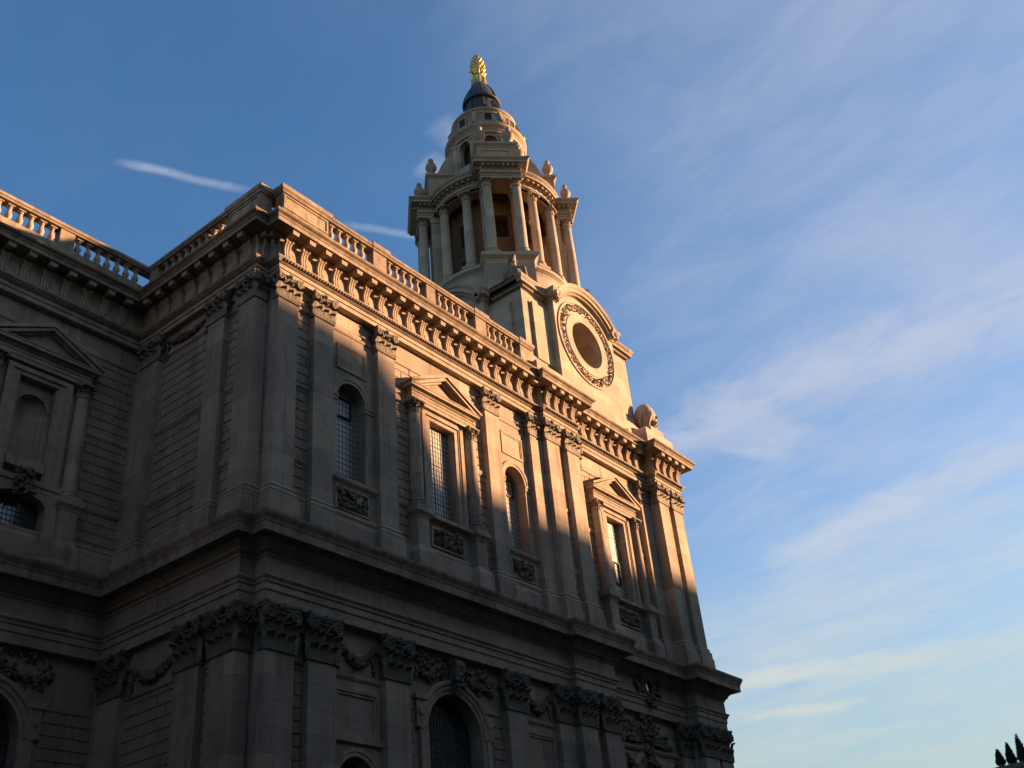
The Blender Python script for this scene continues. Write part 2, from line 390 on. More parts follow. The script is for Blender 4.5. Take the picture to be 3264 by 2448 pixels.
# carved leaf band under the consoles
mb = MB()
def band_along(p, q, z, o, step=.15):
    p = Vector(p); q = Vector(q); d = q-p; ln = d.length; d.normalize(); nrm = Vector((d.y, -d.x)); k = int(ln/step)
    for i in range(k):
        c = p+d*((i+.5)*ln/k)+nrm*o; a = .052
        mb.add([(c.x-d.x*a, c.y-d.y*a, z-.06), (c.x+d.x*a, c.y+d.y*a, z-.06), (c.x+d.x*a, c.y+d.y*a, z+.055), (c.x-d.x*a, c.y-d.y*a, z+.055), (c.x+nrm.x*.07, c.y+nrm.y*.07, z-.045), (c.x+nrm.x*.09, c.y+nrm.y*.09, z+.05)],
               [(0,1,4),(1,2,5,4),(2,3,5),(3,0,4,5)])
for i in range(len(face_up)-2):
    mb = MB(); band_along(face_up[i] if i else (7, 8.05), face_up[i+1], 27.715, .165); obj('leaf_band', mb, M_CARV, CATH)
# consoles
def console_mesh():
    b = MB(); low = [(.0, 27.88), (.17, 27.88), (.19, 27.96), (.175, 28.06), (.15, 28.16), (.155, 28.30), (.19, 28.44), (.245, 28.56), (.29, 28.62)]
    hw = .145
    def strip(x0, x1, dep):
        pr = [(max(0.0, o-dep), z) for o, z in low]+[(.29-dep, 28.67), (.12, 28.70), (0, 28.72)]
        n = len(pr); b.add([(x0, -o, z-27.86) for o, z in pr]+[(x1, -o, z-27.86) for o, z in pr], [tuple(range(n)), tuple(range(2*n-1, n-1, -1))]+[(i, (i+1) % n, (i+1) % n+n, i+n) for i in range(n)])
    xs = [-hw, -.095, -.05, .05-.022, .05+.0, .095, hw]
    for x0, x1, d_ in ((-hw, -.082, 0), (-.082, -.04, .05), (-.04, .04, 0), (.04, .082, .05), (.082, hw, 0)): strip(x0, x1, d_)
    b.box(-.12, .12, -.44, 0, .97, 1.12)
    b.taper(-.14, .14, -.63, -.41, .90, 1.12, -.03)
    b.box(-.19, .19, -.18, -.02, -.01, .05)
    for sx in (-1, 1):
        pass
        o = b.M.copy(); b.M = Matrix.Translation((sx*.155, -.24, .80)) @ Matrix.Rotation(math.pi/2, 4, 'Y'); b.lathe(0, 0, [(0, -.03), (.075, -.03), (.075, .03), (0, .03)], 10)
        b.M = Matrix.Translation((sx*.155, -.085, .10)) @ Matrix.Rotation(math.pi/2, 4, 'Y'); b.lathe(0, 0, [(0, -.03), (.055, -.03), (.055, .03), (0, .03)], 10); b.M = o
    return b
ME_CONS = console_mesh().mesh('console', M_TRIM)
cons = [(20.62+.855*i, 0, 0) for i in range(19)]+[(37.13+.715*i, -.27, 0) for i in range(4)]+[(40.15+.865*i, .33, 0) for i in range(8)]
cons += [(47.50+.735*i, -.27, 0) for i in range(4)]
for x, y, rz in cons: inst('console', ME_CONS, (x, y, 27.86), rz, (1,1,1), CORN)
for i in range(8): inst('console', ME_CONS, (19.78, .95+.865*i, 27.86), -math.pi/2, (1,1,1), CORN)
inst('console', ME_CONS, (20.38, .3, 27.86), -math.pi/2, (1,1,1), CORN)
inst('console', ME_CONS, (20.08, .6, 27.86), 0, (1,1,1), CORN)
for i in range(13): inst('console', ME_CONS, (18.72-.855*i, 8.05, 27.86), 0, (1,1,1), CORN)

# ---- capitals
def capital_mesh(w_, H, dep=.3, full=False):
    b = MB(); hw = w_/2
    b.box(-hw*.94, hw*.94, .01, dep, 0, H*.9)
    b.sweep([(-hw, dep), (-hw, 0), (hw, 0), (hw, dep)], [(-.2, 0), (.05, 0), (.065, .03), (.05, .065), (-.2, .065)])
    for x in (-.36, 0, .36): b.leaf((x*w_, 0, .06), (1,0,0), (0,-1,0), H*.38, w_*.31)
    for x in (-.5, -.18, .18, .5): b.leaf((x*w_*.98, 0, .06), (1,0,0), (0,-1,0), H*.68, w_*.30, .16)
    for sx in (-1, 1):
        b.leaf((sx*hw*.97, .12, .06), (0,sx,0), (sx,0,0), H*.38, .26); b.leaf((sx*hw*.97, .22, .06), (0,sx,0), (sx,0,0), H*.66, .26, .16)
        cx = sx*hw*.93
        # volute, with a rim and an eye
        for r0, r1, y0 in ((.125, .17, -.17), (.0, .125, -.135), (.045, .085, -.16)):
            b.ring(cx, H*.765, r0*w_, r1*w_, y0*w_, .02, n=16)
        b.blob((cx, -.16*w_, H*.765), .04*w_, .0)
        b.tube([(sx*.10*w_, -.03, H*.62), (sx*.20*w_, -.06, H*.74), (sx*.33*w_, -.08, H*.845), (sx*.44*w_, -.12, H*.86)], [.03, .04, .045, .05], 6)
    for x in [i/7.0 for i in range(-3, 4)]: b.blob((x*w_*.8, -.035, H*.80), (.05*w_, .05, .055), .05)
    n = 10; fr = []
    for i in range(n+1):
        t = -1+2*i/n; fr.append((t*(hw+.13), -.17*w_+.13*w_*(1-t*t)))
    for z0, z1, g in ((H*.885, H*.94, .03), (H*.94, H, 0)):
        pl = [(x*(1-g), y+g) for x, y in fr]+[(hw+.13-g, dep), (-hw-.13+g, dep)]; k = len(pl)
        b.add([(x, y, z0) for x, y in pl]+[(x, y, z1) for x, y in pl], [tuple(range(k))[::-1], tuple(range(k, 2*k))]+[(i, (i+1) % k, (i+1) % k+k, i+k) for i in range(k)])
    for i in range(6): b.blob((rnd.uniform(-.07, .07), -.09*w_-rnd.uniform(0, .04), H*.93+rnd.uniform(-.08, .07)), .06*w_, .2)
    return b
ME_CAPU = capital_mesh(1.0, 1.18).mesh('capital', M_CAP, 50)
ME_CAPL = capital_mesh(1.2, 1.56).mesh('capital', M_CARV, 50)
# ---- pilasters
def pilaster(x0, x1, y, upper=True, frame=None, cap=True, dep=.45):
    b = MB(); 
    if frame is not None: b.M = frame
    w_ = x1-x0
    if upper:
        b.box(x0, x1, y, y+dep, 18.18, 26.04)
        zc_, H, me = 26.03, 1.18, ME_CAPU
    else:
        b.box(x0, x1, y, y+dep, 2.6, 12.46)
        zc_, H, me = 12.45, 1.56, ME_CAPL
    b.box(x0+.035, x1-.035, y+.04, y+dep-.01, zc_, 27.2 if upper else 14.0)
    p = obj('pilaster', b, M_ASH, CATH)
    b = MB()
    if frame is not None: b.M = frame
    z = 18.18 if upper else 2.6
    b.sweep([(x0, y+.45), (x0, y), (x1, y), (x1, y+.45)], [(-.1, z-.42), (.12, z-.42), (.12, z-.30), (.135, z-.27), (.12, z-.2), (.07, z-.16), (.055, z-.11), (.085, z-.06), (.06, z-.02), (.0, z+.05), (-.1, z+.05)])
    obj('base_moulding', b, M_TRIM, p)
    if cap:
        fm = frame if frame is not None else Matrix.Identity(4)
        loc = fm @ Vector(((x0+x1)/2, y, zc_)); rz = 0 if frame is None else -math.pi/2
        inst('capital', me, loc, rz, (w_/(1.0 if upper else 1.2), 1, 1), p)
    return p
UP = [(20.40, 21.37, 0), (22.21, 23.18, 0), (25.65, 26.63, 0), (32.51, 33.48, 0), (35.87, 36.85, 0.0), (36.86, 37.87, -.27), (38.56, 39.56, -.27), (39.60, 40.57, .33), (46.23, 47.18, .33), (47.22, 48.22, -.27), (48.76, 49.75, -.27)]
for a in UP: pilaster(*a, dep=.9 if a[0] < 20.5 or a[2] < 0 else .45)
LO = [(20.42, 21.60, 0), (22.21, 23.42, 0), (25.73, 26.93, 0), (32.42, 33.62, 0), (35.80, 36.97, 0), (37.0, 38.15, -.27), (38.75, 39.93, -.27), (40.02, 41.1, .33), (46.3, 47.33, .33), (47.37, 48.75, -.27), (49.05, 50.22, -.27)]
for a in LO: pilaster(*a, upper=False, dep=.9 if a[0] < 20.5 or a[2] < 0 else .45)
# return wall pilasters: local x = -Y
FR = ret()
for a in [(-1.55, -.62, 0), (-3.38, -2.40, 0), (-7.75, -6.60, 0)]: pilaster(*a, True, FR)
for a in [(-1.86, -.64, 0), (-3.58, -2.38, 0), (-7.85, -6.65, 0)]: pilaster(*a, False, FR)
# notch pilaster strip (inside the re-entrant corner)
pilaster(19.80, 20.36, .6, True, None); pilaster(19.80, 20.36, .6, False, None)
# far right return so that the west end has capitals in profile
FW = Matrix.Translation((49.95, 0, 0)) @ Matrix.Rotation(math.pi/2, 4, 'Z')
for a, u_ in (((.0, .95, 0), True), ((.0, 1.15, -.3), False)):
    b = MB(); 
# ---- plinth course of the upper storey, stepping round every pilaster
def det_path(segs, y0, wall, xa, xb):
    p = [(xa, y0+wall)]
    for a, c in segs: p += [(a, y0+wall), (a, y0), (c, y0), (c, y0+wall)]
    p.append((xb, y0+wall)); return p
det = [(-6, 8.33), (20.06, 8.33)]
det = [(-6, 8.33), (19.99, 8.33), (19.99, 7.75), (19.78, 7.75), (19.78, 6.60), (20.06, 6.60), (20.06, 3.38), (19.78, 3.38), (19.78, 2.40), (20.06, 2.40), (20.06, 1.55), (19.78, 1.55), (19.78, .62), (20.40, .62), (20.40, 0), (21.37, 0), (21.37, .28), (22.21, .28), (22.21, 0), (23.18, 0), (23.18, .28), (25.65, .28), (25.65, 0), (26.63, 0), (26.63, .28),
       (32.51, .28), (32.51, 0), (33.48, 0), (33.48, .28), (35.87, .28), (35.87, 0), (36.86, 0), (36.86, -.27), (37.87, -.27), (37.87, .01), (38.56, .01), (38.56, -.27), (39.58, -.27), (39.58, .33), (40.57, .33), (40.57, .61), (46.23, .61), (46.23, .33), (47.2, .33), (47.2, -.27), (48.22, -.27), (48.22, .01), (48.76, .01), (48.76, -.27), (49.75, -.27), (49.75, 13)]
mb = MB(); mb.sweep(det, [(-.5, 16.7), (.17, 16.7), (.17, 17.62), (.13, 17.66), (.13, 17.78), (-.5, 17.78)])
obj('plinth', mb, M_ASH, CATH)
mb = MB(); mb.sweep(det, [(-.4, 17.77), (.11, 17.77), (.115, 17.86), (.10, 17.93), (.06, 17.98), (.05, 18.04), (.07, 18.10), (.05, 18.14), (.0, 18.2), (-.4, 18.2)])
obj('base_moulding', mb, M_TRIM, CATH)

b = MB(); b.box(19.93, 20.4, 7.70, 8.7, 16.7, 27.22); obj('corner_pier', b, M_ASH, CATH)
b = MB(); b.box(19.93, 20.4, 7.80, 8.7, 0.1, 14.02); obj('corner_pier', b, M_ASH, CATH)
# ---- walls of the upper storey
def wall_brick(x0, x1, z0, z1, y, holes=(), frame=None, strings=True, top=26.25):
    b = MB(); 
    if frame is not None: b.M = frame
    b.bricks(x0, x1, z0, min(top, z1), y, holes, x_off=.33)
    if holes:
        hx0 = min(h[0] for h in holes); hx1 = max(h[1] for h in holes); hz0 = min(h[2] for h in holes); hz1 = max(h[3] for h in holes)
        b.rectwall(x0, x1, z0, z1, y+.035, y+.3, hx0, hx1, hz0, hz1)
    else: b.add([(x0,y+.035,z0),(x1,y+.035,z0),(x1,y+.035,z1),(x0,y+.035,z1)], [(0,1,2,3)])
    o = obj('wall', b, M_BRK, CATH)
    if strings:
        segs = [(x0, x1)]
        if holes: segs = [(x0, hx0), (hx1, x1)]
        def nb():
            q = MB()
            if frame is not None: q.M = frame
            return q
        for p, q in segs:
            if q-p < .05: continue
            for z in (19.5, 22.62):
                b = nb(); b.sweep([(p, y), (q, y)], [(-.1, z), (.02, z), (.07, z+.10), (.07, z+.22), (.0, z+.26), (-.1, z+.26)]); obj('string_course', b, M_ASH, o)
        if z1 > top+.2:
            b = nb(); b.add([(x0,y-.01,top+.05),(x1,y-.01,top+.05),(x1,y-.01,z1),(x0,y-.01,z1)], [(0,1,2,3)])
            b.sweep([(x0, y), (x1, y)], [(-.1, top-.08), (.04, top-.06), (.06, top+.0), (.06, top+.05), (-.1, top+.08)])
            obj('string_course', b, M_ASH, o)
    return o
Z0, Z1 = 17.7, 27.25
wall_brick(21.37, 22.21, 18.15, Z1, WD); wall_brick(37.87, 38.56, 18.15, Z1, .01); wall_brick(48.22, 48.76, 18.15, Z1, .01)
HOLE = lambda cx: [(cx-1.5, cx+1.5, 16.75, 24.75)]
wall_brick(26.63, 32.51, 16.75, Z1, WD, HOLE(29.57)); wall_brick(40.57, 46.23, 16.75, Z1, .61, HOLE(43.38))
wall_brick(-2.40, -1.55, 18.15, Z1, WD, frame=FR); wall_brick(-6.60, -3.38, 18.15, Z1, WD, frame=FR); 
wall_brick(11.0, 20.06, 16.75, Z1, 8.33, [(15.95-1.5, 15.95+1.5, 16.75, 24.75)])
b = MB(); b.box(-6, 11.0, 8.34, 8.9, 16.7, 27.3); obj('wall', b, M_ASH, CATH)

def carve(region, n, r, y, name='carved_panel', parent=None, m=None, depth=.12, b=None, frame=None):
    own = b is None; b = b or MB()
    x0, x1, z0, z1 = region
    if frame is not None: b.M = frame
    for i in range(n):
        rr = r*rnd.uniform(.55, 1.15)
        b.blob((rnd.uniform(x0, x1), y-rnd.uniform(0, depth), rnd.uniform(z0, z1)), (rr, rr*.6, rr*rnd.uniform(.6, 1.3)), .25)
    if own: return obj(name, b, m or M_CARV, parent or CATH)
    return b
def grid(b, x0, x1, z0, z1, y, dx, dz, bar=.0065, arch=None, mull=None):
    nx = max(1, round((x1-x0)/dx)); nz = max(1, round((z1-z0)/dz))
    for i in range(1, nx):
        x = x0+(x1-x0)*i/nx; zt = z1
        if arch: cx, zp, hw = arch; zt = zp+math.sqrt(max(0, hw*hw-(x-cx)**2))
        b.box(x-bar, x+bar, y-.012, y+.01, z0, zt)
    for k in range(1, nz+6):
        z = z0+(z1-z0)*k/nz; a, c = x0, x1
        if z > z1:
            if not arch: break
            cx, zp, hw = arch
            if z >= zp+hw: break
            d_ = math.sqrt(hw*hw-(z-zp)**2); a, c = cx-d_, cx+d_
        b.box(a, c, y-.014, y+.012, z-bar, z+bar)
    return b
def rectframe(b, x0, x1, z0, z1, y0, y1, t):
    b.box(x0, x1, y0, y1, z0, z0+t); b.box(x0, x1, y0, y1, z1-t, z1); b.box(x0, x0+t, y0, y1, z0+t, z1-t); b.box(x1-t, x1, y0, y1, z0+t, z1-t); return b
# ---- narrow arched windows
def narrow_bay(x0, x1):
    cx = (x0+x1)/2; hw, zs, zp = .75, 19.7, 23.2; y = WD
    b = MB(); b.archwall(x0, x1, 18.2, 26.26, y, y+.55, cx, hw, zs, zp)
    b.add([(x0,y+.03,26.26),(x1,y+.03,26.26),(x1,y+.03,27.25),(x0,y+.03,27.25)], [(0,1,2,3)])
    b.sweep([(x0, y), (x1, y)], [(-.1, 26.18), (.03, 26.18), (.05, 26.24), (.05, 26.30), (-.1, 26.33)])
    wl = obj('wall', b, M_ASH, CATH)
    b = MB(); b.archring(cx, zp, [(hw-.015, y+.06), (hw-.015, y-.03), (hw+.10, y-.03), (hw+.12, y-.06), (hw+.22, y-.07), (hw+.27, y-.045), (hw+.27, y+.06)])
    for sx in (-1, 1):
        xa, xb = (x0, cx-hw+.025) if sx < 0 else (cx+hw-.025, x1)
        b.box(xa, xb, y-.07, y+.35, zp-.10, zp); b.box(xa, xb, y-.04, y+.35, zp-.26, zp-.10)
    win = obj('window', b, M_TRIM, CATH)
    gy = y+.5
    b = MB(); nA = 20
    poly = [(cx-hw, zs), (cx+hw, zs)]+[(cx+hw*math.cos(math.pi*i/nA), zp+hw*math.sin(math.pi*i/nA)) for i in range(nA+1)]
    b.ext(poly, gy, gy+.02); obj('glass', b, M_GLS, win)
    b = MB(); grid(b, cx-hw, cx+hw, zs, zp, gy, .19, .235, arch=(cx, zp, hw)); obj('lead_grid', b, M_LBAR, win)
    b = MB(); rectframe(b, cx-.42, cx+.42, 22.62, 23.52, gy-.07, gy-.015, .05); obj('opening_casement', b, M_BLK, win)
    b = MB(); b.sweep([(x0, y), (x1, y)], [(-.3, 19.34), (.02, 19.34), (.06, 19.42), (.12, 19.48), (.16, 19.56), (.16, 19.66), (.10, 19.70), (-.4, 19.72)]); obj('sill', b, M_TRIM, win)
    b = MB(); rectframe(b, cx-.86, cx+.86, 18.36, 19.32, y-.05, y+.02, .08); b.sweep([(x0, y), (x1, y)], [(-.1, 18.14), (.09, 18.14), (.09, 18.22), (.04, 18.30), (-.1, 18.30)])
    obj('apron', b, M_TRIM, win)
    carve((cx-.72, cx+.72, 18.50, 19.22), 60, .12, y+.0, parent=win)
    # blind panel over the window
    b = MB(); rectframe(b, cx-.78, cx+.78, 24.44, 25.64, y-.055, y+.02, .07); rectframe(b, cx-.71, cx+.71, 24.51, 25.57, y-.03, y+.02, .07)
    obj('blind_panel', b, M_TRIM, CATH)
narrow_bay(23.18, 25.65); narrow_bay(33.48, 35.87)
# ---- pedimented windows
def small_cap(b, cx, cy, z0, z1, r):
    H = z1-z0; b.lathe(cx, cy, [(r*.9, z0), (r*1.12, z0+.02), (r*.95, z0+.05), (r*.95, z0+H*.7), (r*1.2, z0+H*.85), (0, z0+H*.85)], 12)
    for row, (h, nn_, o) in enumerate(((.42, 8, 0), (.72, 8, .39))):
        for i in range(nn_):
            a = 2*math.pi*i/nn_+o; d_ = Vector((math.cos(a), math.sin(a), 0)); b.leaf((cx+d_.x*r*.9, cy+d_.y*r*.9, z0+.03), (-d_.y, d_.x, 0), d_, H*h, r*.75, .09*r/.25, 5)
    for sx in (-1, 1):
        for sy in (-1, 1): b.blob((cx+sx*r*1.15, cy+sy*r*1.15, z0+H*.78), r*.34, .1)
    g = r*1.45; b.box(cx-g, cx+g, cy-g, cy+g, z0+H*.87, z1)
def pediment_window(cx, yf, kind='glass'):
    T = Matrix.Translation((cx, yf, 0))
    def NB(): q = MB(); q.M = T.copy(); return q
    # architrave frame of the opening
    b = NB(); zt = 24.0
    zb = 19.55
    for x0, x1, y0, z1 in ((.73, .80, .17, zt+.07), (.80, 1.02, .12, zt+.22), (1.02, 1.10, .09, zt+.30), (1.10, 1.30, .05, zt+.38)):
        p0 = .0
        for sx in (-1, 1):
            a, c = sorted((sx*x0, sx*x1)); b.box(a, c, y0, .5, zb, z1)
        b.box(-x0, x0, y0, .5, zt if x0 == .73 else z1-(x1-x0)*.9, z1) if x0 != .73 else b.box(-.73, .73, y0, .5, zt, z1)
    b.box(-1.5, 1.5, .20, .5, 24.36, 24.7); 
    for sx in (-1, 1):
        a, c = sorted((sx*1.28, sx*1.52)); b.box(a, c, .22, .5, 16.75, 24.6)
    win = obj('window', b, M_TRIM, CATH)
    if kind == 'glass':
        b = NB(); b.box(-.74, .74, .48, .50, zb, zt+.02); obj('glass', b, M_GLS, win)
        b = NB(); grid(b, -.73, .73, zb, zt, .48, .165, .225, .006); grid(b, -.73, .73, zb, zt, .47, .495, .9, .009); obj('lead_grid', b, M_LBAR, win)
        if cx > 40:
            b = NB(); rectframe(b, -.30, .30, 20.55, 21.75, .40, .455, .06); obj('opening_casement', b, M_BLK, win)
    # entablature + pediment
    b = NB(); P = [(-1.95, .4), (-1.95, 0), (1.95, 0), (1.95, .4)]
    b.sweep(P, [(-.5, 24.5), (0, 24.5), (0, 24.66), (.03, 24.67), (.03, 24.80), (.07, 24.84), (.07, 24.88), (.0, 24.9), (.0, 24.99), (-.5, 24.99)])
    b.sweep(P, [(-.5, 24.99), (.04, 24.99), (.10, 25.05), (.10, 25.09), (.25, 25.10), (.25, 25.21), (.28, 25.23), (.28, 25.27), (-.5, 25.27)])
    b.box(-1.5, 1.5, 0.03, .4, 24.55, 25.27)
    A = 26.42; hw = 2.30; s_ = (A-25.25)/hw
    def rake(t0, t1, y0, top):  # band between two parallel slopes
        for sx in (-1, 1):
            pl = [(sx*(hw-t0/s_*0), 25.25-t0), (0, A-t0), (0, A-t1), (sx*hw, 25.25-t1)]
            if t0 == 0: pl = [(sx*hw, 25.27), (sx*hw, 25.33), (0, A+.06), (0, A-t1), (sx*(hw-.12), 25.27)]
            else:
                xe = (A-t1-25.27)/s_; xs_ = (A-t0-25.27)/s_; pl = [(sx*xs_, 25.27), (0, A-t0), (0, A-t1), (sx*xe, 25.27)]
            b.ext(pl, y0, .4)
    rake(0, .11, -.34, 1); rake(.11, .25, -.27, 1); rake(.25, .33, -.10, 1)
    xe = (A-.3-25.27)/s_; b.ext([(-xe, 25.27), (xe, 25.27), (0, A-.3)], .04, .4)
    obj('pediment', b, M_TRIM, win)
    # columns on pedestals
    for sx in (-1, 1):
        b = NB(); x = sx*1.765; zb_ = 19.56
        b.box(x-.39, x+.39, -.27, .4, zb_, zb_+.10)
        b.lathe(x, .1, [(.36, zb_+.10), (.385, zb_+.15), (.36, zb_+.20), (.31, zb_+.22), (.305, zb_+.26), (.335, zb_+.29), (.31, zb_+.33), (.278, zb_+.36), (.285, zb_+1.6), (.272, zb_+2.9), (.24, 23.9), (.27, 23.91), (.27, 23.95)], 20)
        b.M = T @ Matrix.Translation((0, 0, 0)); obj('column', b, M_ASH, win, 40)
        b = NB(); small_cap(b, x, .1, 23.93, 24.5, .25); obj('capital', b, M_CAP, win)
        b = NB(); b.box(x-.325, x+.325, -.19, .4, 17.9, 19.1)
        b.sweep([(x-.325, .4), (x-.325, -.19), (x+.325, -.19), (x+.325, .4)], [(-.3, 19.08), (.02, 19.08), (.04, 19.16), (.10, 19.24), (.15, 19.30), (.15, 19.50), (.10, 19.55), (-.3, 19.55)])
        b.taper(x-.47, x+.47, -.335, .4, 17.62, 17.95, .145); b.box(x-.47, x+.47, -.335, .4, 16.7, 17.62)
        obj('pedestal', b, M_ASH, win)
    if kind == 'glass':
        b = NB(); b.sweep([(-1.42, .18), (1.42, .18)], [(-.5, 19.1), (.02, 19.1), (.05, 19.2), (.14, 19.28), (.27, 19.34), (.29, 19.36), (.29, 19.50), (.22, 19.55), (-.5, 19.56)]); obj('sill', b, M_TRIM, win)
        b = NB(); b.box(-1.42, 1.42, .17, .5, 16.75, 19.15); rectframe(b, -1.0, 1.0, 18.22, 19.1, .10, .2, .10)
        b.sweep([(-1.42, .17), (1.42, .17)], [(-.1, 17.86), (.10, 17.86), (.12, 17.98), (.06, 18.06), (.03, 18.14), (-.1, 18.14)])
        b.box(-1.42, 1.42, -.02, .5, 16.7, 17.86); obj('apron', b, M_ASH, win)
        carve((-.83, .83, 18.38, 19.02), 75, .13, .15, parent=win, frame=T)
    else:
        # niche with a shell head, and a small segment-headed window under it
        b = NB(); nz, hw_ = 22.95, .58
        b.archwall(-.73, .73, 20.65, 24.0, .42, .43, 0, hw_, 20.75, nz)
        for k in range(10):
            a0, a1 = math.pi*k/10, math.pi*(k+1)/10
            b.add([(hw_*math.cos(a0), .42+hw_*math.sin(a0)*.7, 20.75), (hw_*math.cos(a1), .42+hw_*math.sin(a1)*.7, 20.75), (hw_*math.cos(a1), .42+hw_*math.sin(a1)*.7, nz), (hw_*math.cos(a0), .42+hw_*math.sin(a0)*.7, nz)], [(0,1,2,3)])
            for j in range(6):
                e0, e1 = math.pi/2*j/6, math.pi/2*(j+1)/6
                def sp(a, e): return (hw_*math.cos(a)*math.cos(e), .42+hw_*math.sin(a)*math.cos(e)*.7, nz+hw_*math.sin(e))
                b.add([sp(a0,e0), sp(a1,e0), sp(a1,e1), sp(a0,e1)], [(0,1,2,3)])
        b.archring(0, nz, [(hw_, .45), (hw_, .38), (hw_+.12, .38), (hw_+.12, .45)]); b.box(-.9, .9, .40, .9, 19.9, 20.75)
        b.box(-.72, .72, .10, .45, 20.35, 20.72)
        obj('niche', b, M_ASH, win)
        b = NB(); b.box(-1.42, 1.42, -.05, .4, 19.72, 19.93); b.box(-1.42, -.95, .0, .5, 16.7, 19.75); b.box(.95, 1.42, .0, .5, 16.7, 19.75)
        nA = 14; ar = [(.95*math.cos(math.pi*i/nA), 18.95+.45*math.sin(math.pi*i/nA)) for i in range(nA+1)]
        b.ext([(.95, 19.75)]+ar+[(-.95, 19.75)], 0.0, .5)
        b.box(-1.42, 1.42, -.12, .5, 16.7, 17.6); obj('apron', b, M_ASH, win)
        b = NB(); b.box(-.96, .96, .46, .5, 17.5, 19.5); obj('glass', b, M_GLD, win)
        b = NB(); grid(b, -.95, .95, 17.6, 19.4, .45, .16, .2, .008); obj('lead_grid', b, M_LBAR, win)
        b = NB(); carve((-.35, .35, 19.2, 20.2), 45, .13, -.05, b=b, depth=.2); b.M = T.copy(); obj('carved_keystone', b, M_CARV, win)
    return win
pediment_window(29.57, 0.0); pediment_window(43.38, .33); pediment_window(15.95, 8.05, 'niche')

# ---- lower storey walls
def wall_lo(x0, x1, y, frame=None): 
    b = MB(); 
    if frame is not None: b.M = frame
    b.bricks(x0, x1, 2.2, 12.35, y, (), x_off=.2); b.add([(x0,y+.035,0),(x1,y+.035,0),(x1,y+.035,14.05),(x0,y+.035,14.05)], [(0,1,2,3)])
    b.add([(x0,y-.01,12.4),(x1,y-.01,12.4),(x1,y-.01,14.05),(x0,y-.01,14.05)], [(0,1,2,3)])
    b.sweep([(x0, y), (x1, y)], [(-.1, 12.30), (.04, 12.32), (.07, 12.38), (.07, 12.45), (-.1, 12.48)])
    return obj('wall', b, M_BRK, CATH)
wall_lo(21.60, 22.21, WD); wall_lo(38.15, 38.75, .01); wall_lo(48.75, 49.05, .01)
wall_lo(-2.38, -1.86, WD, FR); wall_lo(-6.65, -3.58, WD, FR)
def swag(b, x0, x1, z, sag, r, y, n=26, drops=True):
    for i in range(n+1):
        t = i/n; x = x0+(x1-x0)*t; zz = z-sag*4*t*(1-t)*1.0
        k = r*(.6+.75*math.sin(math.pi*t))
        for j in range(3): b.blob((x+rnd.uniform(-k, k)*.5, y-rnd.uniform(0, k*.8), zz+rnd.uniform(-k, k)*.6), k*rnd.uniform(.45, .75), .25)
    if drops:
        for xx in (x0, x1):
            for i in range(9): b.blob((xx+rnd.uniform(-.07, .07), y-rnd.uniform(0, .08), z-.11*i), .085*rnd.uniform(.6, 1.2), .25)
def low_narrow(x0, x1):
    cx = (x0+x1)/2; y = WD
    b = MB(); b.archwall(x0, x1, 0, 14.05, y, y+.6, cx, .82, 4.6, 8.95)
    b.sweep([(x0, y), (x1, y)], [(-.1, 12.2), (.03, 12.22), (.07, 12.30), (.07, 12.38), (-.1, 12.4)])
    wl = obj('wall', b, M_ASH, CATH)
    b = MB(); b.archring(cx, 8.95, [(.82, y+.05), (.82, y-.04), (.95, y-.04), (.97, y-.07), (1.08, y-.07), (1.08, y+.05)])
    b.box(x0, cx-.82, y-.05, y+.1, 8.75, 8.95); b.box(cx+.82, x1, y-.05, y+.1, 8.75, 8.95)
    win = obj('window', b, M_TRIM, CATH)
    b = MB(); b.box(cx-.85, cx+.85, y+.5, y+.55, 4.5, 9.9); obj('glass', b, M_GLD, win)
    b = MB(); b.box(x0+.02, x1-.02, y-.10, y+.05, 10.18, 10.36); rectframe(b, cx-1.05, cx+1.02, 10.36, 11.92, y-.08, y+.02, .12); rectframe(b, cx-.93, cx+.90, 10.48, 11.80, y-.045, y+.02, .10)
    obj('blind_panel', b, M_TRIM, CATH)
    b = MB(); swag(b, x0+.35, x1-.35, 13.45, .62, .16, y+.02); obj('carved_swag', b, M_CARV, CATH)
low_narrow(23.42, 25.73); low_narrow(33.62, 35.80)
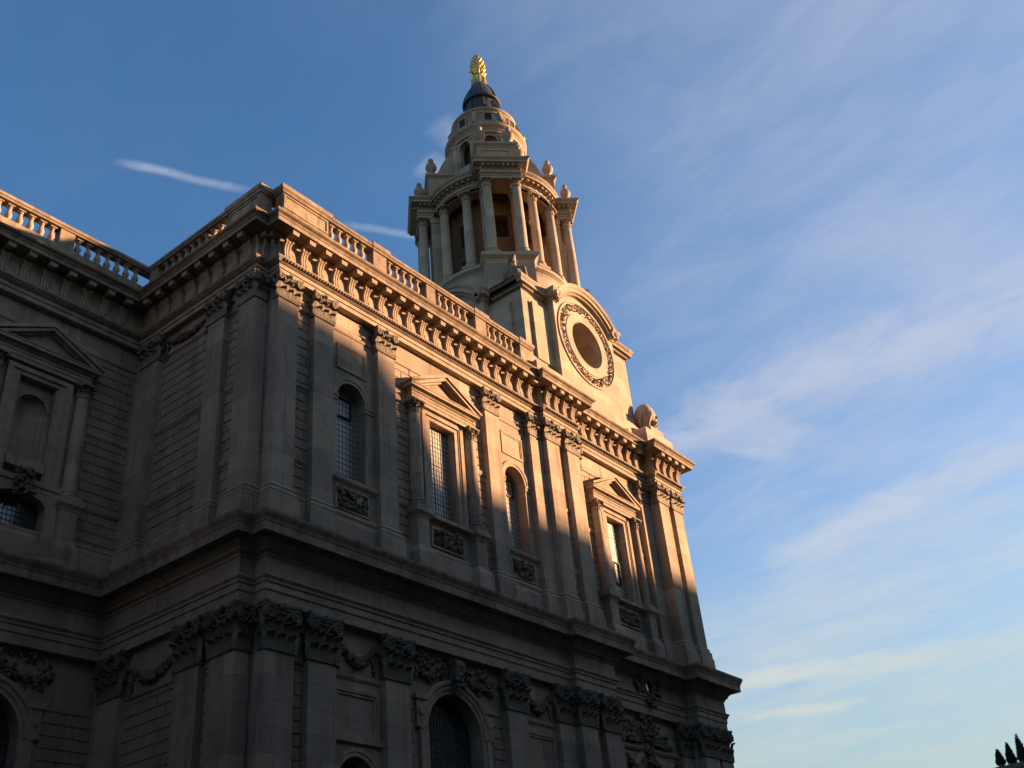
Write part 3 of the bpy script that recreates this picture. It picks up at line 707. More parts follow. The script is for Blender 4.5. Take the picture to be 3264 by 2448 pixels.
def low_big(x0, x1, cx, y, hw=1.5, zp=11.1, glass=True, z1=14.05):
    b = MB(); b.archwall(x0, x1, 0, z1, y+.035, y+.7, cx, hw, 4.2, zp)
    b.bricks(x0, x1, 2.2, 12.35, y, [(cx-2.15, cx+2.15, 0, 20)], x_off=.2); wl = obj('wall', b, M_BRK, CATH)
    b = MB(); P = [(hw-.015, y+.3), (hw-.015, y-.02), (hw+.12, y-.03), (hw+.15, y-.07), (hw+.30, y-.08), (hw+.33, y-.13), (hw+.44, y-.14), (hw+.48, y-.10), (hw+.48, y+.3)]
    b.archring(cx, zp, P, 0, math.pi, 36)
    for sx in (-1, 1):
        a, c = sorted((cx+sx*(hw-.02), cx+sx*(hw+.2))); b.box(a, c, y-.05, y+.3, 2.5, zp+.04)
        a, c = sorted((cx+sx*(hw+.2), cx+sx*(hw+.45))); b.box(a, c, y-.09, y+.3, 2.5, zp)
        a, c = sorted((cx+sx*(hw+.07), cx+sx*(hw+.62)))
        b.box(a, c, y-.10, y+.2, zp+.05, zp+1.02); b.box(min(a, cx+sx*(hw+.70)), max(c, cx+sx*(hw+.70)), y-.16, y+.2, zp+1.02, zp+1.2)
        pass
        b.ring(cx+sx*(hw+.38), zp+.62, .0, .16, y-.16, y, n=14)
    win = obj('window', b, M_TRIM, CATH)
    b = MB(); nA = 24
    b.ext([(cx-hw, 4.2), (cx+hw, 4.2)]+[(cx+hw*math.cos(math.pi*i/nA), zp+hw*math.sin(math.pi*i/nA)) for i in range(nA+1)], y+.6, y+.63); obj('glass', b, M_GLD, win)
    b = MB(); grid(b, cx-hw, cx+hw, 4.2, zp, y+.59, .17, .24, .012, arch=(cx, zp, hw)); obj('lead_grid', b, M_LBAR, win)
    # keystone scroll and leafy spandrels
    b = MB(); b.M = Matrix.Translation((cx, y, 0))
    pr = [(-.02, zp+hw-.12), (-.18, zp+hw-.05), (-.16, zp+hw+.25), (-.22, zp+hw+.5), (-.40, zp+hw+.75), (-.46, zp+hw+1.0), (-.36, zp+hw+1.2), (.1, zp+hw+1.2), (.1, zp+hw-.12)]
    n = len(pr); b.add([(-.25, o, z) for o, z in pr]+[(.25, o, z) for o, z in pr], [tuple(range(n)), tuple(range(2*n-1, n-1, -1))]+[(i, (i+1) % n, (i+1) % n+n, i+n) for i in range(n)])
    for i in range(16): b.blob((rnd.uniform(-.22, .22), -.30-rnd.uniform(0, .15), zp+hw+rnd.uniform(.1, 1.0)), .12, .25)
    obj('keystone', b, M_CARV, win)
    b = MB()
    for sx in (-1, 1):
        for i in range(60):
            x = rnd.uniform(.35, 2.3); zz = rnd.uniform(12.75, 13.9)
            if math.hypot(x, zz-zp) > hw+.58: b.blob((cx+sx*x, y-rnd.uniform(-.02, .12), zz), .10*rnd.uniform(.5, 1.2), .25)
        swag(b, cx+sx*.5, cx+sx*2.35, 13.4, .35, .12, y, 16, False)
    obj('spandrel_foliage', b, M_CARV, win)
low_big(26.93, 32.42, 29.56, WD)
# tower bay, lower storey
b = MB(); y = .61
b.archwall(41.1, 46.3, 0, 14.05, y+.035, y+.7, 43.38, 1.2, 4.2, 10.6); b.bricks(41.1, 46.3, 2.2, 12.3, y, [(41.6, 45.2, 0, 20)], x_off=.2)
b.sweep([(41.1, y), (46.3, y)], [(-.1, 12.25), (.04, 12.30), (.10, 12.40), (.10, 12.48), (-.1, 12.5)])
b.add([(41.1, y-.005, 12.45), (46.3, y-.005, 12.45), (46.3, y-.005, 14.05), (41.1, y-.005, 14.05)], [(0,1,2,3)])
obj('wall', b, M_ASH, CATH)
b = MB(); b.archring(43.38, 10.6, [(1.2, y+.3), (1.2, y-.04), (1.45, y-.06), (1.5, y-.12), (1.75, y-.12), (1.75, y+.3)]); win = obj('window', b, M_TRIM, CATH)
b = MB(); b.box(42.1, 44.7, y+.55, y+.6, 4.2, 11.9); obj('glass', b, M_GLD, win)
b = MB()
for sx in (-1, 1):   # trophy of palm leaves and drapery
    for i in range(5):
        a = R(15+i*21+rnd.uniform(-5, 5)); 
        b.tube([(43.38+sx*.2, y-.05, 12.75), (43.38+sx*(.2+.9*math.sin(a)*1.0), y-.16, 12.75+.75*math.cos(a)*.9), (43.38+sx*(.2+2.0*math.sin(a)), y-.06, 12.75+1.35*math.cos(a)*.8)], [.06, .11, .03], 6)
        for j in range(16): b.blob((43.38+sx*(.3+rnd.uniform(.2, 1.0)*1.9*math.sin(a)), y-rnd.uniform(.02, .15), 12.8+rnd.uniform(.2, 1.0)*1.1*math.cos(a)*.85), .11*rnd.uniform(.6, 1.2), .3)
carve((42.9, 43.9, 12.7, 14.0), 50, .16, y-.05, b=b, depth=.2)
swag(b, 41.35, 43.2, 12.1, .75, .2, y-.02, 26); swag(b, 43.55, 46.0, 12.1, .75, .2, y-.02, 26)
carve((43.0, 43.8, 11.6, 12.5), 40, .16, y-.05, b=b, depth=.2)
obj('carved_trophy', b, M_CARV, CATH)
b = MB(); yq = .28    # round light in a carved cartouche on the frieze
b.ring(43.72, 15.25, .36, .55, yq-.12, yq+.02, n=24); b.ring(43.72, 15.25, .33, .40, yq-.17, yq, n=24)
for sx in (-1, 1):
    b.tube([(43.72+sx*.45, yq-.05, 15.75), (43.72+sx*.95, yq-.12, 15.72), (43.72+sx*1.1, yq-.08, 15.35), (43.72+sx*.85, yq-.12, 15.0), (43.72+sx*1.0, yq-.05, 14.75)], [.1, .14, .12, .12, .05], 7)
    carve((43.72+sx*.75-.25, 43.72+sx*.75+.25, 14.9, 15.75), 22, .12, yq-.02, b=b)
carve((43.45, 44.0, 14.35, 14.85), 20, .13, yq-.05, b=b, depth=.15)
ca = obj('carved_cartouche', b, M_CARV, CATH)
b = MB(); b.ring(43.72, 15.25, 0, .37, yq-.03, yq-.01, n=24); obj('glass', b, M_GLD, ca)
# nave lower bay
low_big(11.0, 20.06, 15.95, 8.33)
b = MB(); b.box(-6, 11.0, 8.36, 8.9, 0, 14.05); obj('wall', b, M_ASH, CATH)
b = MB(); b.M = FR.copy(); swag(b, -6.3, -3.9, 13.3, .5, .17, .25); obj('carved_swag', b, M_CARV, CATH)
b = MB(); b.M = FR.copy(); swag(b, -6.3, -3.7, 26.85, .32, .13, .25); obj('carved_swag', b, M_CARV, CATH)
# plinth of the building
mb = MB(); mb.sweep(face_lo, [(-.6, 0), (.35, 0), (.35, 1.7), (.22, 1.85), (.22, 2.1), (.14, 2.2), (-.6, 2.2)]); obj('plinth', mb, M_ASH, CATH)

# ---- balustrade
def baluster_mesh():
    b = MB(); b.box(-.135, .135, -.135, .135, 0, .09); b.box(-.14, .14, -.14, .14, .80, .90)
    b.lathe(0, 0, [(.11, .09), (.12, .12), (.085, .16), (.10, .20), (.145, .30), (.15, .36), (.125, .46), (.085, .58), (.075, .66), (.10, .69), (.075, .72), (.10, .77), (.125, .80)], 12); return b
ME_BAL = baluster_mesh().mesh('baluster', M_TRIM, 40)
pf = [(-6, 8.05), (19.78, 8.05), (19.78, .6), (20.38, .6), (20.38, 0), (36.84, 0)]
mb = MB(); mb.sweep(pf, [(-.45, 29.4), (.02, 29.4), (.02, 30.28), (.0, 30.32), (.0, 30.44), (-.45, 30.44)])
mb.sweep(pf, [(-.42, 31.30), (.05, 31.30), (.07, 31.36), (.12, 31.40), (.12, 31.52), (.08, 31.55), (-.42, 31.55)])
def pedst(x0, x1, raised=True, fr=None, y=0.0, panel=True):
    o = mb.M.copy()
    if fr is not None: mb.M = fr
    mb.box(x0, x1, y-.005, y+.42, 30.44, 31.32)
    if raised:
        mb.sweep([(x0, y+.43), (x0, y-.01), (x1, y-.01), (x1, y+.43)], [(-.2, 31.28), (.05, 31.28), (.08, 31.36), (.14, 31.42), (.14, 31.62), (.10, 31.66), (-.2, 31.66)])
        mb.box(x0, x1, y, y+.42, 31.6, 31.66)
    if panel: rectframe(mb, x0+.04, x1-.04, 30.5, 31.22, y-.045, y+.01, .09)
    mb.M = o
pedst(20.40, 22.86); pedst(25.50, 26.30, panel=False); pedst(28.90, 29.50, False, panel=False); pedst(32.36, 33.16, panel=False); pedst(35.86, 36.80, panel=False)
pedst(-2.6, -.62, True, FR); pedst(-7.95, -7.4, False, FR, panel=False); pedst(19.80, 20.36, True, None, .61, False)
pedst(15.62, 16.26, False, None, 8.05, False); pedst(9.9, 10.6, False, None, 8.05, False)
BALU = obj('balustrade', mb, M_CORN, CATH)
runs = [[23.10+.452*i for i in range(6)][:5], [26.56+.455*i for i in range(5)], [29.84+.46*i for i in range(5)], [33.42+.45*i for i in range(5)]]
for rn in runs:
    for x in rn: inst('baluster', ME_BAL, (x+.06, .20, 30.42), 0, (1,1,1), BALU)
for i in range(7): inst('baluster', ME_BAL, (16.53+.455*i, 8.25, 30.42), 0, (1,1,1), BALU)
for i in range(11): inst('baluster', ME_BAL, (15.35-.455*i, 8.25, 30.42), 0, (1,1,1), BALU)
for i in range(5): inst('baluster', ME_BAL, (9.6-.455*i, 8.25, 30.42), 0, (1,1,1), BALU)
for i in range(10): inst('baluster', ME_BAL, (19.98, 2.9+.452*i, 30.42), 0, (1,1,1), BALU)
# roofs (lead flats behind the balustrades)
b = MB(); b.box(20.6, 49.6, .8, 13, 29.0, 29.45); b.box(-6, 20.7, 8.9, 16, 29.0, 29.45); obj('roof', b, M_LEAD, CATH)
b = MB(); b.add([(20.7, .9, 29.6), (36.6, .9, 29.6), (36.6, 3.2, 32.7), (23.0, 3.2, 32.7), (36.6, 9, 29.6), (20.7, 9, 29.6), (23.0, 6.0, 32.7), (36.6, 6.0, 32.7)], [(0,1,2,3), (5,0,3,6), (6,7,4,5), (3,2,7,6), (1,4,7,2)]); obj('roof', b, M_LEAD, CATH)  # unseen hipped roof, added and pitched to shade the nave balustrade
b = MB(); b.box(20.5, 49.4, 1.3, 13, 0.1, 28.9); b.box(-6, 20.5, 8.95, 16, .1, 28.9); obj('core', b, M_DARK, CATH)

# ================================================================== TOWER (part of the cathedral)
def Q(k): return Matrix.Translation((XC, YC, 0)) @ Matrix.Rotation(math.pi/2*k, 4, 'Z')     # quarter turns, local face toward -Y
HB, HP, BW = 5.25, 5.80, 3.0   # half block, bay face, bay half width
mb = MB()
for k in range(4):
    mb.M = Q(k)
    # flank walls and their raised corner panels
    for sx in (-1, 1):
        a, c = sorted((sx*BW, sx*HB if sx > 0 else -(HB-.6))); mb.box(a, c, -HB, -HB+.6, 29.3, 36.72)
        a, c = sorted((sx*(BW-.0), sx*(HB-.72))); mb.box(a, c, -HB-.17, -HB+.2, 32.3, 36.1)
        mb.box(min(sx*(HB-.72), sx*(HB-.60)), max(sx*(HB-.72), sx*(HB-.60)), -HB-.02, -HB+.2, 32.3, 36.3)
    # central bay with a round opening
    cz, r0 = 35.06, 1.47; n = 48
    ring_o = []
    zt = cz+3.05
    for i in range(n):
        a0, a1 = 2*math.pi*i/n, 2*math.pi*(i+1)/n
        def outer(a):
            # project the direction on to the bay outline (rectangle with a round head)
            dx, dz = math.cos(a), math.sin(a); t = 1e9
            if abs(dx) > 1e-6: t = min(t, BW/abs(dx))
            if dz < -1e-6: t = min(t, (31.95-cz)/dz)
            if dz > 0: t = min(t, 3.45)
            return (dx*t, cz+dz*t)
        p0, p1 = (r0*math.cos(a0), cz+r0*math.sin(a0)), (r0*math.cos(a1), cz+r0*math.sin(a1)); q0, q1 = outer(a0), outer(a1)
        mb.add([(p0[0],-HP,p0[1]),(p1[0],-HP,p1[1]),(q1[0],-HP,q1[1]),(q0[0],-HP,q0[1])], [(0,1,2,3)])
        mb.add([(p0[0],-HP,p0[1]),(p1[0],-HP,p1[1]),(p1[0],-HP+3.2,p1[1]),(p0[0],-HP+3.2,p0[1])], [(0,1,2,3)])
    for sx in (-1, 1): mb.add([(sx*BW,-HP,31.95),(sx*BW,-HB+.3,31.95),(sx*BW,-HB+.3,37.2),(sx*BW,-HP,37.2)], [(0,1,2,3)])
    mb.box(-BW-.12, BW+.12, -HP-.08, -HB+.3, 29.3, 31.98)
    for sx in (-1, 1):
        a, c = sorted((sx*BW, sx*(HB+.10) if sx > 0 else -(HB-.5))); mb.box(a, c, -HB-.10, -HB+.5, 29.3, 32.3); mb.taper(a, c, -HB-.10, -HB+.5, 32.3, 32.42, .09)
mb.M = Matrix.Identity(4)
mb.box(XC-HB+.3, XC+HB-.3, YC-HB+.3, YC+HB-.3, 37.0, 37.3)
TOW = obj('bell_tower', mb, M_TOW, CATH, label='square clock stage with round openings under an open columned lantern')
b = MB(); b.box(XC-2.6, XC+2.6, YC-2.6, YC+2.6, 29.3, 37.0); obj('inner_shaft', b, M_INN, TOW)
# cornice of the square stage, breaking forward and arching over each opening
b = MB()
PRC = [(-.4, 36.62), (.0, 36.62), (.03, 36.70), (.10, 36.72), (.10, 36.86), (.13, 36.90), (.30, 36.93), (.34, 36.93), (.34, 37.12), (.38, 37.16), (.45, 37.28), (.45, 37.36), (-.4, 37.40)]
for k in range(4):
    b.M = Q(k)
    b.sweep([(-HB, -HB+3.2-1.0), (-HB, -HB), (-BW, -HB)], PRC) if False else None
    b.sweep([(-HB, 0-BW), (-HB, -HB), (-BW, -HB), (-BW, -HP), (-BW+.38, -HP)], PRC)
    b.sweep([(BW-.38, -HP), (BW, -HP), (BW, -HB), (HB, -HB)], PRC)
    ri = 3.10; P = [(ri-.10, -HP+.4), (ri-.10, -HP), (ri, -HP-.03), (ri+.02, -HP-.10), (ri+.16, -HP-.11), (ri+.18, -HP-.30), (ri+.20, -HP-.34), (ri+.42, -HP-.34), (ri+.46, -HP-.40), (ri+.62, -HP-.46), (ri+.66, -HP-.46), (ri+.66, -HP+.4)]
    aa = math.asin((37.0-cz)/3.6); b.archring(0, cz, P, aa-.02, math.pi-aa+.02, 44)
    for i in range(44):    # dentils in the arch and along the flanks
        a = aa+(math.pi-2*aa)*(i+.5)/44; x, z = (ri+.09)*math.cos(a), cz+(ri+.09)*math.sin(a); o = b.M.copy()
        b.M = o @ Matrix.Translation((x, -HP-.16, z)) @ Matrix.Rotation(-(a-math.pi/2), 4, 'Y'); b.box(-.05, .05, -.06, .08, -.08, .08); b.M = o
    for sx in (-1, 1):
        for i in range(14):
            x = sx*(BW+.35+i*.145); b.box(x-.042, x+.042, -HB-.19, -HB-.08, 36.73, 36.87)
obj('stage_cornice', b, M_TTR, TOW)
for k in range(4):
    b = MB(); b.M = Q(k); b.ring(0, cz, 1.47, 2.02, -HP-.05, -HP+.05, n=64); obj('opening_rim', b, M_TOW, TOW)
    b = MB(); b.M = Q(k); b.ring(0, cz, 2.68, 2.80, -HP-.07, -HP+.02, n=64); obj('wreath_rim', b, M_TOW, TOW)
for k in range(2):
    b = MB(); b.M = Q(0 if k == 0 else 3)
    for i in range(420):
        a = 2*math.pi*i/420+rnd.uniform(-.02, .02); r_ = rnd.uniform(2.13, 2.62); q = .085*rnd.uniform(.5, 1.15)
        b.blob((r_*math.cos(a), -HP-rnd.uniform(.0, .06), cz+r_*math.sin(a)), (q*1.5, q*.6, q*.6), .3)
    obj('carved_wreath', b, M_CAP, TOW)
# blocking courses over the two front piers and the carved finial
for q in ((36.72, 39.70, -.32, .9, 30.55), (47.1, 50.05, -.32, 1.0, 30.75), (39.7, 47.1, .15, 1.2, 30.0), (37.0, 49.4, .75, 1.4, 31.6)):
    b = MB(); b.box(*q[:4], 29.4, q[4]); b.taper(*q[:4], q[4], q[4]+.10, .05); obj('blocking_course', b, M_TOW, TOW)
b = MB(); b.box(48.35, 49.75, .0, 1.3, 30.8, 31.5); b.lathe(49.05, .65, [(.40, 31.5), (.45, 31.62), (.34, 31.75), (.52, 31.95), (.64, 32.3), (.66, 32.65), (.56, 33.0), (.36, 33.3), (.14, 33.45), (0, 33.47)], 20)
for i in range(7):
    a = 2*math.pi*i/7+.3
    b.tube([(49.05+.42*math.cos(a), .65+.42*math.sin(a), 31.7), (49.05+.62*math.cos(a), .65+.62*math.sin(a), 32.0), (49.05+.66*math.cos(a+.35), .65+.66*math.sin(a+.35), 32.4), (49.05+.50*math.cos(a+.7), .65+.50*math.sin(a+.7), 32.95)], [.09, .15, .13, .05], 7)
obj('carved_finial', b, M_TTR, TOW, 60)
# ---- lantern
q2 = 2**-.5
def lantern_path(rd, RR, hw, n=10):
    pts = []
    for k in range(4):
        th = -math.pi*3/4+k*math.pi/2         # ressault direction, going counter-clockwise
        d = Vector((math.cos(th), math.sin(th))); p = Vector((-d.y, d.x))
        dl = math.asin(hw/rd); ri_ = math.sqrt(rd*rd-hw*hw)
        pts += [tuple(d*ri_-p*hw), tuple(d*RR-p*hw), tuple(d*RR+p*hw), tuple(d*ri_+p*hw)]
        for i in range(1, n):
            a = th+dl+(math.pi/2-2*dl)*i/n; pts.append((rd*math.cos(a), rd*math.sin(a)))
    return [(x+XC, y+YC) for x, y in pts]
b = MB(); pa = lantern_path(4.25, 5.12, 1.45)
b.sweep(pa, [(-.6, 37.2), (.12, 37.2), (.12, 37.75), (.05, 37.85), (0, 37.9), (0, 40.45), (.04, 40.52), (.06, 40.6), (.20, 40.72), (.26, 40.76), (.26, 40.94), (.22, 41.02), (-.6, 41.04)], True)
b.lathe(XC, YC, [(4.4, 41.0), (0, 41.03)], 32); obj('lantern_pedestal', b, M_TOW, TOW)
for k in range(4):        # boxes that close the tops of the projecting pedestals
    pass
for k in range(4):
    th = -math.pi*3/4+k*math.pi/2
    for q in ((3.6, 5.2, -1.5, 1.5, 40.6, 41.02), (3.6, 4.95, -1.2, 1.2, 47.2, 48.3)):
        b = MB(); b.M = Matrix.Translation((XC, YC, 0)) @ Matrix.Rotation(th, 4, 'Z'); b.box(*q); obj('lantern_slab', b, M_TTR, TOW)
def col_mesh(r, z0, z1, capH=.55):
    b = MB(); b.box(-r*1.45, r*1.45, -r*1.45, r*1.45, z0, z0+.18)
    b.lathe(0, 0, [(r*1.4, z0+.18), (r*1.45, z0+.27), (r*1.3, z0+.35), (r*1.12, z0+.38), (r*1.12, z0+.44), (r*1.25, z0+.50), (r*1.08, z0+.58), (r, z0+.64), (r*1.01, z0+2.2), (r*.95, z0+4.0), (r*.86, z1-capH-.05), (r*.98, z1-capH-.04), (r*.98, z1-capH)], 20)
    small_cap(b, 0, 0, z1-capH, z1, r*.92); return b
ME_COL = col_mesh(.315, 41.04, 47.18).mesh('column', M_TOW, 40)
for k in range(4):
    th = -math.pi*3/4+k*math.pi/2; d = Vector((math.cos(th), math.sin(th))); p = Vector((-d.y, d.x))
    for sx in (-1, 1):
        c = d*4.75+p*(.93*sx); inst('column', ME_COL, (XC+c.x, YC+c.y, 0), th, (1,1,1), TOW)
        a = th+math.pi/4+sx*R(13.5); inst('column', ME_COL, (XC+4.02*math.cos(a), YC+4.02*math.sin(a), 0), a, (1,1,1), TOW)
# inner core with dark openings, and side piers behind the projecting columns
for k in range(4):
    th = -math.pi*3/4+k*math.pi/2
    for sx in (-1, 1):
        b = MB(); b.M = Matrix.Translation((XC, YC, 0)) @ Matrix.Rotation(th, 4, 'Z')
        a, c = sorted((sx*.72, sx*1.22)); b.box(3.35, 4.22, a, c, 41.0, 47.2)
        b.box(3.35, 4.28, a-.05, c+.05, 41.0, 41.4); b.box(3.35, 4.28, a-.05, c+.05, 46.75, 47.15)
        obj('pier', b, M_TOW, TOW)
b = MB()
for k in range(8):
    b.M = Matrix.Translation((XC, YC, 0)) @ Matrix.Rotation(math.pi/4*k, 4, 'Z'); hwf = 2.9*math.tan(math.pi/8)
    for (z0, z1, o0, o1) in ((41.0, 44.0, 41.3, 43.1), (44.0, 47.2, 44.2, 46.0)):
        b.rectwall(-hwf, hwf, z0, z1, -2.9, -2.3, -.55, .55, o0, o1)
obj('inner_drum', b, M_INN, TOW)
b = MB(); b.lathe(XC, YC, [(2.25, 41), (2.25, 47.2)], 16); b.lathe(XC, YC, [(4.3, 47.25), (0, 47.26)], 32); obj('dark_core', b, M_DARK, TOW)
pa = lantern_path(4.08, 5.05, 1.27)
b = MB(); b.sweep(pa, [(-.7, 47.18), (0, 47.18), (0, 47.36), (.03, 47.37), (.03, 47.50), (.09, 47.55), (.09, 47.62), (.0, 47.64), (.0, 47.92), (.05, 47.98), (.06, 48.12), (.14, 48.14), (.40, 48.18), (.44, 48.18), (.44, 48.32), (.48, 48.36), (.58, 48.46), (.58, 48.54), (-.7, 48.60)], True)
def dent(pa, z0, z1, o0, o1, step, wd):
    n = len(pa)
    for i in range(n):
        p = Vector(pa[i]); q = Vector(pa[(i+1) % n]); d = q-p; ln = d.length; d.normalize(); nr = Vector((d.y, -d.x)); k = max(1, int(round(ln/step)))
        for j in range(k):
            c = p+d*((j+.5)*ln/k)
            vs = []
            for z in (z0, z1):
                for s_, o in ((-wd, o0), (wd, o0), (wd, o1), (-wd, o1)): e = c+d*s_+nr*o; vs.append((e.x, e.y, z))
            b.add(vs, [(3,2,1,0),(4,5,6,7),(0,1,5,4),(1,2,6,5),(2,3,7,6),(3,0,4,7)])
dent(pa, 47.99, 48.13, .03, .33, .30, .075); dent(pa, 47.53, 47.62, .05, .14, .17, .05)
obj('lantern_entablature', b, M_TTR, TOW)
# concave roof, drum, upper stages
b = MB(); b.lathe(XC, YC, [(4.3, 48.58), (3.9, 48.75), (3.4, 49.2), (3.0, 49.9), (2.75, 50.6), (2.62, 51.2), (2.40, 51.3)], 48); obj('concave_roof', b, M_TTR, TOW, 50)
b = MB()
for k in range(8):
    b.M = Matrix.Translation((XC, YC, 0)) @ Matrix.Rotation(math.pi/4*k+math.pi/8*0+math.pi/4, 4, 'Z'); hwf = 2.42*math.tan(math.pi/8)+.01
    b.archwall(-hwf, hwf, 48.6, 54.1, -2.42, -1.9, 0, .47, 50.1, 53.1, 12)
    b.archring(0, 53.1, [(.47, -2.3), (.47, -2.46), (.60, -2.48), (.60, -2.3)], n=12)
    for sx in (-1, 1):
        a, c = sorted((sx*.62, sx*(hwf-.02))); b.box(a, c, -2.52, -2.3, 50.9, 53.55); b.box(a-.03, c+.03, -2.56, -2.3, 53.35, 53.6)
obj('upper_drum', b, M_TOW, TOW)
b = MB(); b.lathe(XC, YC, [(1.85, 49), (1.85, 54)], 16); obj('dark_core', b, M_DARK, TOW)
b = MB(); b.lathe(XC, YC, [(2.3, 53.75), (2.58, 53.78), (2.60, 54.0), (2.66, 54.05), (2.66, 54.12), (2.84, 54.25), (2.88, 54.32), (2.88, 54.48), (2.62, 54.58), (2.52, 54.68), (2.45, 54.95), (2.30, 55.6), (2.12, 56.05), (2.20, 56.10), (2.20, 56.22), (2.32, 56.34), (2.34, 56.48), (2.1, 56.6), (1.8, 56.75), (0, 56.8)], 48)
obj('attic_ring', b, M_TTR, TOW, 35)
for k in range(8):
    b = MB(); a = math.pi/4*k+math.pi/4; b.M = Matrix.Translation((XC, YC, 0)) @ Matrix.Rotation(a, 4, 'Z'); rectframe(b, -.34, .34, 54.95, 55.8, -2.47, -2.1, .08)
    wi = obj('attic_window', b, M_TTR, TOW); g = MB(); g.M = b.M.copy(); g.box(-.27, .27, -2.42, -2.1, 55.03, 55.72); obj('pane', g, M_DARK, wi)
    b = MB(); b.M = Matrix.Translation((XC, YC, 0)) @ Matrix.Rotation(a+math.pi/8, 4, 'Z'); pr = [(-2.2, 54.6), (-2.86, 54.6), (-2.9, 54.8), (-2.72, 55.0), (-2.62, 55.4), (-2.5, 55.8), (-2.42, 56.1), (-2.1, 56.1)]; n = len(pr); b.add([(-.15, y_, z) for y_, z in pr]+[(.15, y_, z) for y_, z in pr], [tuple(range(n)), tuple(range(2*n-1, n-1, -1))]+[(i, (i+1) % n, (i+1) % n+n, i+n) for i in range(n)]); obj('attic_buttress', b, M_TTR, TOW)
b = MB(); b.lathe(XC, YC, [(2.0, 56.55), (2.12, 56.72), (1.85, 56.95), (1.55, 57.2), (1.30, 57.6), (1.16, 58.1), (1.10, 58.6), (1.14, 58.78), (1.36, 58.86), (1.38, 59.0), (1.26, 59.06), (1.22, 59.3), (1.13, 59.75), (.93, 60.25), (.72, 60.65), (.62, 60.9), (0, 60.95)], 40)
for i in range(8):
    a = math.pi/4*i; c, s_ = math.cos(a), math.sin(a); b.tube([(XC+r_*c, YC+r_*s_, z) for r_, z in ((1.32, 59.1), (1.26, 59.4), (1.14, 59.8), (.93, 60.3), (.66, 60.8))], .05, 6)
    b.tube([(XC+r_*c, YC+r_*s_, z) for r_, z in ((1.9, 57.05), (1.52, 57.3), (1.36, 57.7), (1.24, 58.3), (1.18, 58.75))], [.12, .12, .11, .09, .06], 6)
obj('lead_cap', b, M_LEAD, TOW, 40)
b = MB(); b.M = Matrix.Translation((XC, YC, 0)) @ Matrix.Diagonal((.86, .86, 1, 1)) @ Matrix.Translation((-XC, -YC, 0)); b.lathe(XC, YC, [(.72, 60.85), (.74, 61.0), (.60, 61.1), (.52, 61.3), (.50, 61.6), (.58, 61.75), (.60, 61.85), (.45, 61.95), (.38, 62.15), (.40, 62.3), (.46, 62.4), (.52, 62.6), (.58, 62.9), (.60, 63.2), (.55, 63.6), (.42, 64.0), (.22, 64.35), (0, 64.45)], 24)
for ring_ in range(7):
    z = 62.5+ring_*.27; rr_ = [.50, .57, .60, .58, .52, .42, .26][ring_]
    for i in range(10):
        a = 2*math.pi*(i+.5*(ring_ % 2))/10; b.blob((XC+rr_*math.cos(a), YC+rr_*math.sin(a), z), (.12, .12, .13), .08, False)
for i in range(8):
    a = 2*math.pi*i/8; c, s_ = math.cos(a), math.sin(a); b.tube([(XC+.42*c, YC+.42*s_, 62.15), (XC+.54*c, YC+.54*s_, 62.35), (XC+.72*c, YC+.72*s_, 62.60), (XC+.78*c, YC+.78*s_, 62.50)], [.08, .09, .07, .05], 6)
    b.box(XC+.55*c-.1, XC+.55*c+.1, YC+.55*s_-.1, YC+.55*s_+.1, 61.05, 61.75)
obj('pineapple_finial', b, M_GOLD, TOW, 60, label='gilded pineapple finial')
